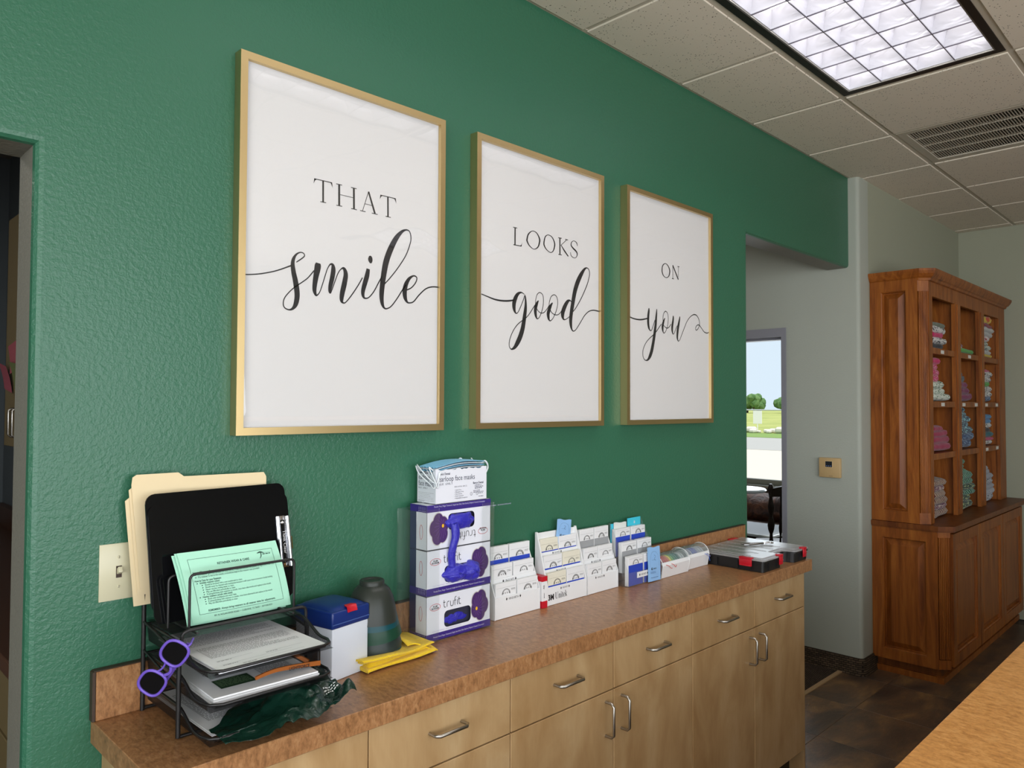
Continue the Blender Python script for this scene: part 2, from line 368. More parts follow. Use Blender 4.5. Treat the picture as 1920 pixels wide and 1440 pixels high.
# traced lettering of the three prints, tenths of a millimetre from each frame's lower left corner
LETTERS={'smile':([(1,[(167,3695,26),(394,3724,27),(666,3784,28),(1001,3893,28),(1387,4070,35)]),(1,[(1504,4162,24),(1636,4262,30),(1719,4342,27),(1694,4406,27),(1604,4415,30),(1501,4351,47),(1429,4232,82),(1408,4094,105),(1434,3909,123),(1480,3726,135),(1521,3514,142),(1535,3326,136),(1502,3147,118),(1430,3033,70),(1329,2988,35),(1212,3026,29),(1174,3128,26),(1209,3265,26),(1323,3411,26),(1468,3549,26),(1644,3678,27),(1822,3822,27),(1987,4021,31)]),(1,[(2099,4221,124),(2090,4159,173),(2073,4046,169),(2044,3904,148),(2013,3707,129),(2002,3541,110),(2034,3434,68),(2072,3416,37),(2148,3502,25),(2223,3704,25),(2298,3936,25),(2359,4112,25),(2437,4234,38),(2507,4227,83),(2528,4106,128),(2498,3905,127),(2450,3703,114),(2429,3560,76),(2452,3518,38),(2492,3595,25),(2570,3801,26),(2663,4038,26),(2759,4164,32),(2840,4175,85),(2891,4039,125),(2854,3806,144),(2792,3544,137),(2775,3372,104),(2818,3305,46),(2899,3327,29),(3062,3515,30),(3260,3796,30),(3393,4015,31)]),(1,[(3568,4271,103),(3535,4091,137),(3469,3879,137),(3413,3669,116),(3422,3539,82),(3484,3487,41),(3604,3529,31),(3758,3707,31),(3913,3975,32),(4018,4151,32)]),(1,[(3613,4622,48),(3627,4578,118),(3631,4528,138),(3638,4479,118),(3646,4428,49)]),(1,[(4074,3920,29),(4270,4123,29),(4523,4426,29),(4780,4797,30),(4928,5156,30),(4949,5344,34),(4894,5483,34),(4773,5499,45),(4624,5413,89),(4441,5201,147),(4262,4872,174),(4139,4555,179),(4070,4247,171),(4020,3914,156),(3995,3614,142),(4018,3409,107),(4080,3296,57),(4170,3281,36),(4314,3363,33),(4494,3577,33),(4677,3839,34),(4806,4006,34)]),(1,[(4827,3855,34),(4977,3933,34),(5110,4072,35),(5166,4202,35),(5127,4265,38),(5031,4263,46),(4899,4170,91),(4795,4004,135),(4752,3817,150),(4772,3636,120),(4830,3535,68),(4905,3509,38),(5057,3558,34),(5248,3763,35),(5480,3959,35),(5718,4043,36),(6001,4056,37)])],[]),'that':([(0,[(1963,6305,20),(2462,6307,21)]),(0,[(2210,6310,48),(2217,5772,48)]),(0,[(2139,5766,19),(2303,5769,19)]),(0,[(2671,6315,53),(2677,5776,53)]),(0,[(3106,6312,55),(3116,5773,55)]),(0,[(2582,6309,19),(2755,6309,20)]),(0,[(3020,6307,20),(3189,6307,20)]),(0,[(2594,5765,19),(2765,5766,20)]),(0,[(3033,5762,20),(3203,5761,20)]),(0,[(2704,6056,14),(3081,6052,15)]),(0,[(3555,6301,17),(3376,5766,17)]),(0,[(3555,6309,49),(3762,5765,54)]),(0,[(3449,5965,15),(3677,5960,15)]),(0,[(3301,5760,19),(3470,5759,19)]),(0,[(3664,5760,19),(3847,5756,19)]),(0,[(3931,6293,21),(4428,6293,22)]),(0,[(4172,6287,48),(4181,5760,48)]),(0,[(4104,5757,20),(4271,5753,20)])],[[(1963,6313),(2047,6308),(1988,6269),(1947,6180)],[(2467,6311),(2375,6306),(2433,6288),(2481,6188)],[(3929,6299),(4014,6294),(3955,6256),(3911,6175)],[(4432,6295),(4338,6290),(4396,6271),(4448,6168)]]),'looks':([(0,[(1714,6294,55),(1713,5744,55)]),(0,[(1626,6287,25),(1805,6290,25)]),(0,[(1639,5739,27),(2005,5746,28)]),(2,[(2256,6015,61),(2321,6184,48),(2506,6314,22),(2706,6279,36),(2837,6115,63),(2830,5975,63),(2753,5825,45),(2575,5740,22),(2377,5813,39),(2267,5933,61)]),(2,[(3052,6025,55),(3113,6222,41),(3250,6309,23),(3435,6274,33),(3564,6106,56),(3565,5964,56),(3495,5812,37),(3367,5749,23),(3183,5812,32),(3073,5920,55)]),(0,[(3835,6307,57),(3841,5752,57)]),(0,[(3752,6300,28),(3926,6304,29)]),(0,[(3761,5744,28),(3932,5745,29)]),(0,[(3879,6060,21),(4183,6299,22)]),(0,[(4104,6302,27),(4249,6300,27)]),(0,[(3888,6077,29),(4076,5898,58),(4265,5746,44)]),(1,[(4738,6167,20),(4713,6253,35),(4638,6306,25),(4526,6313,20),(4428,6241,34),(4416,6142,49),(4515,6060,59),(4664,5985,60),(4734,5898,45),(4689,5786,25),(4590,5740,20),(4466,5762,25),(4397,5817,29),(4380,5903,20)])],[[(2005,5738),(2032,5873),(1999,5800),(1941,5749)]]),'on':([(2,[(2421,6026,61),(2472,6196,49),(2647,6302,25),(2823,6243,42),(2948,6095,63),(2952,5966,63),(2885,5828,42),(2718,5749,25),(2533,5796,37),(2441,5912,61)]),(0,[(3176,6267,23),(3175,5781,23)]),(0,[(3111,5764,30),(3247,5764,30)]),(0,[(3170,6304,64),(3574,5776,65)]),(0,[(3583,6286,24),(3575,5866,24)]),(0,[(3518,6301,30),(3656,6302,30)])],[]),'good':([(1,[(290,4043,29),(535,3994,35),(829,3939,47),(1128,3926,54),(1432,3951,55),(1695,4004,44)]),(1,[(2137,4230,26),(2056,4266,32),(1961,4267,57),(1835,4198,113),(1741,4066,156),(1680,3905,162),(1681,3750,137),(1719,3643,81),(1775,3593,38),(1854,3633,28),(1963,3799,29),(2089,4035,29),(2159,4199,29)]),(1,[(2165,4222,19),(2192,4113,64),(2205,3934,96),(2193,3754,129),(2156,3548,154),(2118,3344,166),(2062,3116,178),(1968,2887,184),(1858,2702,176),(1734,2540,125),(1625,2468,68),(1548,2459,37),(1486,2526,28),(1476,2656,28),(1531,2835,28),(1653,3042,28),(1809,3219,28),(1997,3356,29),(2204,3474,29),(2381,3636,29),(2544,3832,30),(2675,3980,30)]),(1,[(2801,4096,33),(2741,4021,93),(2675,3889,132),(2650,3750,132),(2670,3616,106),(2710,3528,60),(2760,3505,33),(2843,3562,27),(2943,3731,27),(3016,3945,27),(3035,4154,27),(2991,4310,27),(2856,4365,27),(2740,4295,27),(2681,4163,26),(2658,4024,26),(2709,3847,27),(2809,3742,27),(2943,3704,27),(3077,3744,27),(3213,3871,27),(3315,3997,27)]),(1,[(3480,4094,35),(3401,4005,97),(3316,3858,137),(3265,3714,144),(3282,3577,110),(3317,3510,62),(3379,3492,34),(3489,3571,28),(3610,3745,28),(3697,3940,28),(3732,4155,28),(3678,4313,28),(3556,4366,28),(3417,4298,28),(3342,4162,28),(3315,4020,27),(3385,3818,28),(3523,3725,28),(3680,3709,28),(3821,3764,28),(3945,3893,28)]),(1,[(4431,4225,29),(4339,4259,58),(4231,4205,123),(4105,4050,165),(3998,3850,178),(3981,3707,150),(4017,3615,86),(4088,3584,36),(4232,3646,29),(4377,3741,29)]),(1,[(4523,3898,33),(4707,4084,33),(5006,4477,34),(5272,4922,35),(5394,5257,35),(5367,5426,35),(5252,5484,38),(5118,5418,91),(4929,5198,166),(4761,4935,194),(4632,4654,192),(4551,4381,184),(4493,4135,176),(4432,3866,168),(4396,3623,160),(4407,3433,131),(4451,3293,73),(4543,3233,37),(4672,3298,33),(4895,3544,34),(5121,3806,34),(5350,3973,35),(5582,4039,39),(5818,4040,43),(6036,4015,40)])],[]),'you':([(1,[(280,3996,42),(565,3949,48),(869,3938,55),(1116,3964,56),(1429,4030,50)]),(1,[(1535,4436,44),(1525,4333,108),(1493,4165,133),(1477,3998,139),(1486,3833,133),(1524,3688,108),(1580,3610,64),(1644,3578,38),(1714,3620,35),(1811,3784,35),(1941,4018,36)]),(1,[(2055,4447,39),(2039,4287,85),(2012,4098,117),(1989,3910,136),(1956,3721,149),(1907,3494,161),(1858,3287,168),(1793,3060,173),(1713,2816,179),(1601,2607,159),(1474,2472,95),(1348,2426,44),(1223,2461,31),(1139,2584,31),(1130,2748,31),(1208,2934,31),(1365,3126,31),(1586,3288,32),(1810,3423,39),(2004,3557,39),(2200,3740,36),(2365,3884,36)]),(1,[(2615,4140,33),(2548,4049,87),(2481,3912,126),(2448,3777,133),(2464,3647,93),(2503,3574,47),(2547,3549,33),(2630,3592,30),(2731,3723,30),(2816,3919,30),(2844,4169,30),(2801,4336,30),(2683,4417,34),(2566,4363,33),(2492,4233,30),(2475,4081,30),(2514,3877,30),(2631,3791,33),(2765,3760,37),(2900,3812,34),(3037,3937,34)]),(1,[(3199,4285,48),(3202,4199,89),(3174,4043,117),(3132,3887,130),(3122,3733,116),(3148,3601,69),(3200,3556,34),(3276,3610,31),(3380,3771,31),(3485,3914,31)]),(1,[(3672,4297,42),(3654,4179,91),(3590,3980,126),(3537,3802,140),(3501,3606,133),(3490,3451,112),(3524,3338,63),(3570,3302,35),(3658,3346,32),(3799,3549,32),(3978,3816,32),(4195,4126,32),(4413,4322,33),(4633,4440,37),(4799,4474,44),(4967,4439,37),(5116,4301,34),(5171,4125,34),(5114,3980,34),(5001,3872,34),(4907,3835,34),(4852,3890,33),(4908,3994,34),(5039,4065,37),(5171,4045,38),(5340,3937,34),(5530,3809,34),(5741,3774,39),(5897,3815,35),(5995,3904,35),(6073,3889,35)])],[])}
# ------------------------------------------------------------------ the room
CEIL = 2.838; T = .6096; GX = 2.0036; GY = -.4246
XB = 6.38          # far wall
XH = 4.39          # hall wall
def bevel_pick(bm, pick, r, seg=3):
    es = [e for e in bm.edges if pick((e.verts[0].co+e.verts[1].co)/2, e.verts[1].co-e.verts[0].co)]
    if es: bmesh.ops.bevel(bm, geom=es, offset=r, segments=seg, profile=.5, affect='EDGES')
def extruded(poly, y0, y1, axis):
    m = MB().prism(poly, y0, y1, axis); bm = bmesh.new()
    vs = [bm.verts.new(v) for v in m.v]; bm.verts.ensure_lookup_table()
    for f in m.f: bm.faces.new([vs[i] for i in f])
    bmesh.ops.recalc_face_normals(bm, faces=bm.faces); return bm

DX = .355; DZ = 2.022; PX = 3.19; PZ = 2.315
bm = extruded([(-2.4, 0), (-.56, 0), (-.56, DZ), (DX, DZ), (DX, 0), (PX, 0), (PX, PZ), (XH, PZ), (XH, CEIL+.02), (-2.4, CEIL+.02)], 0, .12, 'y')
bevel_pick(bm, lambda c, d: abs(c.y) < 1e-4 and ((c.z < DZ+.01 and -.6 < c.x < DX+.01 and c.z > .01) or (PX-.01 < c.x < XH-.001 and .01 < c.z < PZ+.01)), .016)
m = MB(); bm.normal_update(); bm.verts.index_update(); vv = [v.co.copy() for v in bm.verts]
for f in bm.faces:
    m.m = 0 if f.normal.y < -.15 else 1
    m.add([vv[v.index] for v in f.verts], [tuple(range(len(f.verts)))])
bm.free()
struct(m.build('wall_left', [GREEN, TAUPE], origin=(0,0,0)))

# hall wall with the metal framed doorway, bull-nosed corner towards the room
DY0, DY1, DTOP = .385, 1.30, 1.965
bm = extruded([(-.06, 0), (DY0, 0), (DY0, DTOP), (DY1, DTOP), (DY1, 0), (2.6, 0), (2.6, CEIL+.02), (-.06, CEIL+.02)], XH, XH+.14, 'x')
bevel_pick(bm, lambda c, d: abs(c.x-XH) < 1e-4 and abs(c.y+.06) < 1e-4, .022, 4)
struct(MB().bm(bm).build('wall_hall', GREY, origin=(XH, 0, 0), smooth=30))
struct(MB().box(XH+.14, -.06, 0, XB+.12, .06, CEIL+.02).build('wall_alcove', SAGE))
struct(MB().box(XB, -5.3, 0, XB+.12, -.06, CEIL+.02).build('wall_far', SAGE))
w = MB().box(-2.4, -5.32, 0, 6.5, -5.2, .3).box(-2.4, -5.32, 2.75, 6.5, -5.2, CEIL+.02)
for a, b_ in ((-2.4, -2.2), (2.75, 6.5)): w.box(a, -5.32, .3, b_, -5.2, 2.75)
struct(w.build('wall_window_side', SAGE))
for i, (a, b_) in enumerate(((-2.2, 2.75),)):
    w = MB().box(a, -5.29, .3, b_, -5.23, .34).box(a, -5.29, 2.71, b_, -5.23, 2.75)
    for x in (a, a+1.23, a+2.46, a+3.69, b_-.04): w.box(x, -5.29, .34, x+.04, -5.23, 2.71)
    o = struct(w.build('window_%d' % (i+2), WHITE_METAL)); MB().box(a+.04-o.location.x, -.003, .04, b_-.04-o.location.x, .003, 2.41).build('pane', clear('window_glass'), o)
struct(MB().box(-2.52, -5.3, 0, -2.4, .0, .5).box(-2.52, -5.3, 2.74, -2.4, .0, CEIL+.02).box(-2.52, -5.3, .5, -2.4, -4.82, 2.74).box(-2.52, -1.38, .5, -2.4, .0, 2.74).build('wall_behind', SAGE))
w = MB().box(-2.49, -4.82, .5, -2.43, -1.38, .54).box(-2.49, -4.82, 2.7, -2.43, -1.38, 2.74)
for y in (-4.82, -3.12, -1.42): w.box(-2.49, y, .5401, -2.43, y+.04, 2.6999)
o = struct(w.build('window_3', WHITE_METAL)); MB().box(-.003, -1.68, .04, .003, 1.68, 2.2).build('pane', clear('window_glass'), o)

# floor: slate look tiles near the counter, plain further back, carpet in the hall
fl = struct(MB().box(-2.6, -5.3, -.06, 7.2, 3.0, -.008).build('floor', mat('subfloor', S(70, 58, 48), .6), origin=(0,0,0)))
FT = .46; base = None
for i in range(-3, 10):
    for j in range(-6, 1):
        x = 1.62+i*FT; y = -.196+j*FT
        x1 = min(x+FT, XB); y1 = min(y+FT, .05)
        if x >= XB: continue
        if base and abs(x1-x-FT) < 1e-6 and abs(y1-y-FT) < 1e-6:
            t = base.copy(); C.objects.link(t); t.parent = fl; t.location = (x, y, 0)
        else:
            t = MB().rbox(.0006, .0006, -.006, x1-x-.0006, y1-y-.0006, 0, .0012, 1).build('tile', SLATE, fl); t.location = (x, y, 0)
            if abs(x1-x-FT) < 1e-6 and abs(y1-y-FT) < 1e-6: base = t
def carpet(name, c1, c2, sc):
    t = NT(name); co = t.co((sc, sc, sc)); br = t.n('ShaderNodeTexBrick'); br.inputs['Scale'].default_value = 1; br.inputs['Mortar Size'].default_value = .12; br.inputs['Brick Width'].default_value = 1.1; br.inputs['Row Height'].default_value = .55
    br.inputs['Color1'].default_value = c1; br.inputs['Color2'].default_value = c2; br.inputs['Mortar'].default_value = S(40, 34, 30); t.l(co, br.inputs['Vector'])
    t.set(br.outputs['Color'], .95, 0, .1); t.bump(t.math('ADD', t.math('SUBTRACT', 1.0, br.outputs['Fac']), t.noise(200, 2)), .9, .004); return t.m
CARPET = carpet('woven_carpet', S(98, 84, 72), S(80, 68, 58), 60)
struct(MB().box(2.9, .075, -.008, XH, 2.5, .004).build('floor_hall', CARPET))
struct(MB().rbox(PX-.2, .048, -.004, XH, .075, .006, .002, 1).build('trim_1', mat('tan_strip', S(168, 140, 104), .6)))
# woven base along the hall wall and round its corner
def woven_base(name):
    m = MB(); m.T = None
    prof = [(0, 0), (.016, 0), (.012, .012), (.010, .088), (.007, .097), (0, .097)]
    path = [Vector((XH, .36, 0)), Vector((XH, -.04, 0)), Vector((XH+.006, -.054, 0)), Vector((XH+.02, -.06, 0)), Vector((4.60, -.06, 0))]
    nrm = [Vector((-1,0,0)), Vector((-1,0,0)), Vector((-.7,-.7,0)), Vector((0,-1,0)), Vector((0,-1,0))]
    vs = []; n = len(prof)
    for p, k in zip(path, nrm):
        for d, z in prof: vs.append(p+k*d+Vector((0,0,z)))
    fs = [(i*n+a, (i+1)*n+a, (i+1)*n+(a+1) % n, i*n+(a+1) % n) for i in range(len(path)-1) for a in range(n)]
    return m.add(vs, fs).build(name, BASEW, smooth=50)
def base_weave():
    t = NT('woven_base'); tc = t.n('ShaderNodeTexCoord'); sp = t.n('ShaderNodeSeparateXYZ'); t.l(tc.outputs['Object'], sp.inputs[0])
    cb = t.n('ShaderNodeCombineXYZ'); t.l(t.math('ADD', sp.outputs[0], sp.outputs[1]), cb.inputs[0]); t.l(sp.outputs[2], cb.inputs[1])
    br = t.n('ShaderNodeTexBrick'); br.inputs['Scale'].default_value = 42; br.inputs['Mortar Size'].default_value = .1; br.inputs['Mortar Smooth'].default_value = 1; br.inputs['Brick Width'].default_value = 1.1; br.inputs['Row Height'].default_value = .5
    br.inputs['Color1'].default_value = S(96, 80, 64); br.inputs['Color2'].default_value = S(70, 58, 46); br.inputs['Mortar'].default_value = S(30, 26, 22); t.l(cb.outputs[0], br.inputs['Vector'])
    t.set(br.outputs['Color'], .85, 0, .2); t.bump(t.math('SUBTRACT', 1.0, br.outputs['Fac']), 1.0, .006); return t.m
BASEW = base_weave()
struct(woven_base('baseboard_hall'))

# ceiling: grid and lay-in tiles
ce = struct(MB().box(-2.5, -5.3, CEIL+.10, 6.5, 0, CEIL+.18).build('ceiling', mat('plenum', S(120, 116, 108), .8), origin=(0,0,0)))
cols = [GX+k*T for k in range(-7, 8)]
rows = [0.0] + [GY-k*T for k in range(0, 9)]
LIGHTS = {(5, 1), (7, 1), (9, 5), (4, 5)}      # (column, row) of the first of the two cells of a fixture
taken = {(c+d, r) for c, r in LIGHTS for d in (0, 1)} | {(10, 1)}
tiles = {}
edges = [max(-2.4, c) for c in cols if c < XB]+[XB]
for ci in range(len(edges)-1):
    for ri in range(len(rows)-1):
        if (ci, ri) in taken: continue
        x0, x1 = edges[ci], edges[ci+1]; y0, y1 = max(rows[ri+1], -5.2), rows[ri]
        if x1-x0 < .03: continue
        a, b_ = round((x1-x0)/2-.0115, 4), round((y1-y0)/2-.0115, 4)
        k = (a, b_)
        if k not in tiles:
            tiles[k] = MB().rbox(-a, -b_, -.006, a, b_, .012, .0015, 1).build('tile', TILE, ce); t = tiles[k]
        else:
            t = tiles[k].copy(); C.objects.link(t); t.parent = ce
        t.location = ((x0+x1)/2, (y0+y1)/2, CEIL)
GRID = mat('grid_paint', S(196, 188, 172), .55)
for ci, c in enumerate(edges[1:-1]):
    for ri in range(len(rows)-1):
        if (ci, ri) in LIGHTS: continue
        MB().box(c-.012, max(rows[ri+1], -5.2)+.012, CEIL-.0005, c+.012, rows[ri]-.012, CEIL+.012).build('cross_tee', GRID, ce)
for r in rows[1:]: MB().box(-2.4, r-.012, CEIL-.001, XB, r+.012, CEIL+.012).build('main_tee', GRID, ce)
MB().box(-2.4, -.018, CEIL-.003, XH, 0, CEIL+.002).box(XH, -.08, CEIL-.003, XB, -.06, CEIL+.002).box(XB-.018, -5.2, CEIL-.003, XB, -.06, CEIL+.002).build('wall_angle', GRID, ce)

# recessed parabolic light fixtures
BRONZE = mat('dark_bronze', S(34, 26, 22), .4, .4)
LOUV = mat('louver_white', S(238, 238, 240), .25, 0, .5)
def louver_mat():
    t = NT('louver_blade'); t.set(S(206, 206, 214), .22, .3, .5); t.bump(t.noise(9, 2, .5, t.co((1, 1, 2)), 1.2), .2, .02); return t.m
LOUV = louver_mat()
LAMP = emit('lamp_glow', (1.0, .96, .93, 1), 6.2)
def troffer(x0, label):
    y0, y1 = GY-T, GY; x1 = x0+2*T
    t = thing('ceiling_light', label, 'ceiling light', ((x0+x1)/2, (y0+y1)/2, CEIL), 0, 'recessed ceiling lights')
    a, b_ = T-.012, T/2-.012
    f = MB()
    for s in (-1, 1):
        f.box(-a, s*b_, -.004, a, s*(b_-.026), .09); f.box(s*a, -b_+.0261, -.004, s*(a-.026), b_-.0261, .09)
    f.build('frame', BRONZE, t)
    MB().box(-a, -b_, .088, a, b_, .094).build('lamp_panel', LAMP, t)
    ia, ib = a-.026, b_-.026
    tr = MB()
    for s in (-1, 1): tr.box(-ia, s*ib, -.002, ia, s*(ib-.006), .004); tr.box(s*ia, -ib+.0061, -.002, s*(ia-.006), ib-.0061, .004)
    tr.build('trim', mat('trim_grey', S(150, 148, 142), .4, .5), t)
    EDGE = mat('blade_edge', S(92, 88, 98), .4, .4)
    def blade(L, ax):
        m = MB(); n = 6; L2 = L/2; prof = []
        for k in range(n+1):
            z = .004+.062*k/n; w = .0012+.016*(k/n)**1.8; prof.append((w, z))
        poly = [(-w, z) for w, z in reversed(prof)]+[(w, z) for w, z in prof]
        m.m = 0; m.prism(poly, -L2, L2, ax)
        m.m = 1; m.prism([(-.0014, .0005), (.0014, .0005), (.0014, .0042), (-.0014, .0042)], -L2, L2, ax)
        return m
    for k in range(1, 4):
        o = blade(2*ia, 'x').build('louver_blade', [LOUV, EDGE], t, smooth=60); o.location = (0, -ib+2*ib*k/4, 0)
    for k in range(1, 8):
        o = blade(2*ib, 'y').build('louver_blade', [LOUV, EDGE], t, smooth=60); o.location = (-ia+2*ia*k/8, 0, 0)
    e = MB()
    for s in (-1, 1):
        e.prism([(s*(ib-.006), .004), (s*(ib-.006), .066), (s*(ib-.02), .066), (s*(ib-.0075), .004)], -ia, ia, 'x')
        e.prism([(s*(ia-.006), .004), (s*(ia-.006), .066), (s*(ia-.02), .066), (s*(ia-.0075), .004)], -ib, ib, 'y')
    e.build('reflector', LOUV, t)
    return t
main_light = troffer(GX, 'glowing recessed ceiling light with square white louver cells and dark frame')
def more_light(ci, ri, label):
    t = dup(main_light); t['label'] = label; t.location = (edges[ci]+T, rows[ri]-T/2, CEIL); return t
more_light(5, 1, 'recessed louvered ceiling light mirrored in the left framed print')
more_light(9, 5, 'added unseen louvered ceiling light behind the viewer, nearer the bookcase')  # this fixture and the next are out of view, added for lighting
more_light(4, 5, 'added unseen louvered ceiling light behind the viewer, nearer the dark doorway')

# return air grille
vx0 = GX+3*T; v = thing('air_vent', 'square grey metal ceiling vent with rows of thin slats', 'vent', (vx0+T/2, GY-T/2, CEIL))
h = T/2-.012; fr = MB(); VM = mat('vent_paint', S(190, 182, 166), .5)
for s in (-1, 1):
    fr.box(-h, s*h, -.003, h, s*(h-.036), .006); fr.box(s*h, -h+.0361, -.003, s*(h-.036), h-.0361, .006)
fr.build('frame', VM, v)
MB().box(-h, -h, .045, h, h, .05).build('duct_back', mat('duct_black', S(10, 9, 8), .9), v)
sl = None; q = h-.036
for k in range(43):
    y = -q+2*q*(k+.5)/43
    if sl is None: sl = MB().prism([(-.0022, .002), (.0014, .002), (.0034, .016), (.0014, .016)], -q, q, 'x').build('slat', VM, v); o = sl
    else: o = sl.copy(); C.objects.link(o); o.parent = v
    o.location = (0, y, 0)
for k in (1, 2, 3): MB().box(-q+2*q*k/4-.003, -q, .0015, -q+2*q*k/4+.003, q, .014).build('cross_bar', VM, v)

# ------------------------------------------------------------------ hall and the room beyond it
struct(MB().box(2.78, .12, 0, 2.9, 2.6, CEIL+.02).build('wall_hall_side', GREY))
struct(MB().box(2.9, 2.48, 0, XH, 2.6, CEIL+.02).build('wall_hall_end', GREY))
struct(MB().box(.9, .12, CEIL, 7.2, 3.2, CEIL+.1).build('ceiling_hall', mat('plain_ceiling', S(170, 166, 156), .9)))
FRAMEM = mat('grey_steel_frame', S(140, 140, 148), .5)
d = MB()
d.box(XH-.012, DY0-.012, 0, XH+.152, DY0+.016, DTOP-.0251); d.box(XH-.012, DY1-.016, 0, XH+.152, DY1+.03, DTOP-.0251); d.box(XH-.012, DY0-.012, DTOP-.025, XH+.152, DY1+.03, DTOP+.03)
d.box(XH+.03, DY0+.016, 0, XH+.10, DY0+.024, DTOP-.025); d.box(XH+.03, DY0+.016, DTOP-.038, XH+.10, DY1-.016, DTOP-.025)
struct(d.build('door_1', FRAMEM))
XW = 6.95
WY0, WY1, WZ0, WZ1 = .95, 2.45, .74, 2.45
w = MB().box(XW, .06, 0, XW+.12, WY0, CEIL).box(XW, WY1, 0, XW+.12, 3.2, CEIL).box(XW, WY0, 0, XW+.12, WY1, WZ0).box(XW, WY0, WZ1, XW+.12, WY1, CEIL)
ROOMW = mat('waiting_room_paint', S(120, 112, 98), .7)
struct(w.build('wall_waiting_room', ROOMW))
struct(MB().box(XH+.14, 3.1, 0, XW+.12, 3.2, CEIL).build('wall_waiting_end', ROOMW))
struct(MB().box(XH, 2.6, 0, XH+.14, 3.2, CEIL).build('wall_waiting_corner', ROOMW))
w = MB(); 
w.box(XW+.02, WY0, WZ0, XW+.09, WY1, WZ0+.05); w.box(XW+.02, WY0, WZ1-.05, XW+.09, WY1, WZ1); w.box(XW+.02, WY0, WZ0+.0501, XW+.09, WY0+.05, WZ1-.0501); w.box(XW+.02, WY1-.05, WZ0+.0501, XW+.09, WY1, WZ1-.0501)
w1 = struct(w.build('window_1', WHITE_METAL)); lx, ly, lz = w1.location
MB().box(XW+.05-lx, WY0+.05-ly, WZ0+.05-lz, XW+.056-lx, WY1-.05-ly, WZ1-.05-lz).build('pane', clear('window_glass'), w1)
MB().rbox(XW-.06-lx, WY0-.05-ly, WZ0-.03-lz, XW+.02-lx, WY1+.05-ly, WZ0-lz, .005).build('window_sill', WHITE_METAL, w1)

# dark turned-wood chair in front of the window
DARK = mat('dark_chair_wood', S(40, 25, 18), .35)
def windsor(loc, rz, label):
    t = thing('spindle_chair', label, 'chair', loc, rz, 'spindle-back chairs')
    MB().rbox(-.21, -.2, .43, .21, .2, .462, .012).build('seat', DARK, t, smooth=40)
    def turned(p0, p1, rr): 
        p0, p1 = Vector(p0), Vector(p1); n = 14
        prof = [1, 1, .75, .6, 1.25, 1.5, 1.2, .7, 1.1, 1.35, 1.0, .7, .95, 1.3, .6]
        return MB().tube([p0.lerp(p1, k/n) for k in range(n+1)], [rr*x for x in prof], 8)
    for x, y in ((-.17, -.16), (.17, -.16), (-.17, .16), (.17, .16)): turned((x*.8, y*.8, .435), (x*1.15, y*1.15, 0), .018).build('leg', DARK, t, smooth=60)
    for s in (-1, 1): turned((s*.185, .17, .455), (s*.215, .27, .94), .018).build('back_post', DARK, t, smooth=60)
    for k in range(5):
        x = -.12+.06*k; turned((x, .175, .455), (x*1.12, .262, .885), .010).build('spindle', DARK, t, smooth=60)
    MB().grid(lambda u, v: ((u-.5)*.44, .268+.014*v-.03*(4*(u-.5)**2-1)*-.5, .85+v*(.06+.03*math.sin(math.pi*u))), 16, 3, .018).build('crest_rail', DARK, t, smooth=60)
    MB().tube([(-.18, -.17, .2), (-.18, .17, .2)], .01, 6).tube([(.18, -.17, .2), (.18, .17, .2)], .01, 6).tube([(-.18, 0, .2), (.18, 0, .2)], .01, 6).build('stretcher', DARK, t, smooth=60)
    return t
windsor((5.62, .93, 0), 2.3, 'dark spindle-back wooden chair seen through the hall doorway')
t = thing('side_table', 'small round white-topped table beyond the doorway, beside the chair', 'table', (5.85, 1.46, 0))
MB().lathe([(0, .795), (.2, .795), (.21, .81), (.2, .822), (0, .822)], 32).build('table_top', mat('table_white', S(222, 226, 230), .15), t, smooth=40)
MB().lathe([(0, .02), (.16, .02), (.05, .05), (.025, .2), (.03, .5), (.02, .795), (0, .795)], 16).build('pedestal', DARK, t, smooth=50)
MB().lathe([(0, 0), (.18, 0), (.17, .03), (0, .03)], 24).build('foot', DARK, t, smooth=40)
t = thing('coffee_table', 'low table with a pale shiny top behind the spindle chair', 'table', (6.12, 1.62, 0))
MB().rbox(-.3, -.45, .43, .3, .45, .455, .008).build('table_top', mat('table_white', S(222, 226, 230), .15), t)
for x in (-.26, .26):
    for y in (-.4, .4): MB().rbox(x-.025, y-.025, 0, x+.025, y+.025, .43, .004).build('leg', DARK, t)
def hide():
    t = NT('brown_hide'); n = t.noise(9, 4, .6, None, 1); t.set(t.ramp(n, [(.35, S(48, 24, 16)), (.6, S(104, 60, 38)), (.75, S(140, 92, 66))]), .5); t.bump(n, .6, .02); return t.m
cu = MB().grid(lambda u, v: (6.78+.10*math.sin(math.pi*v)*math.sin(math.pi*u)*-1, 1.1+u*1.2, .44+.21*v+.02*math.sin(9*u)), 24, 8, .07).build('brown_cushion', hide(), smooth=60)
tag(cu, 'mottled brown cushion under the far window behind the chair', 'cushion')
struct(MB().rbox(6.5, 1.0, 0, 6.93, 2.4, .44, .01).build('window_bench', mat('bench_wood', S(60, 40, 28), .5)))

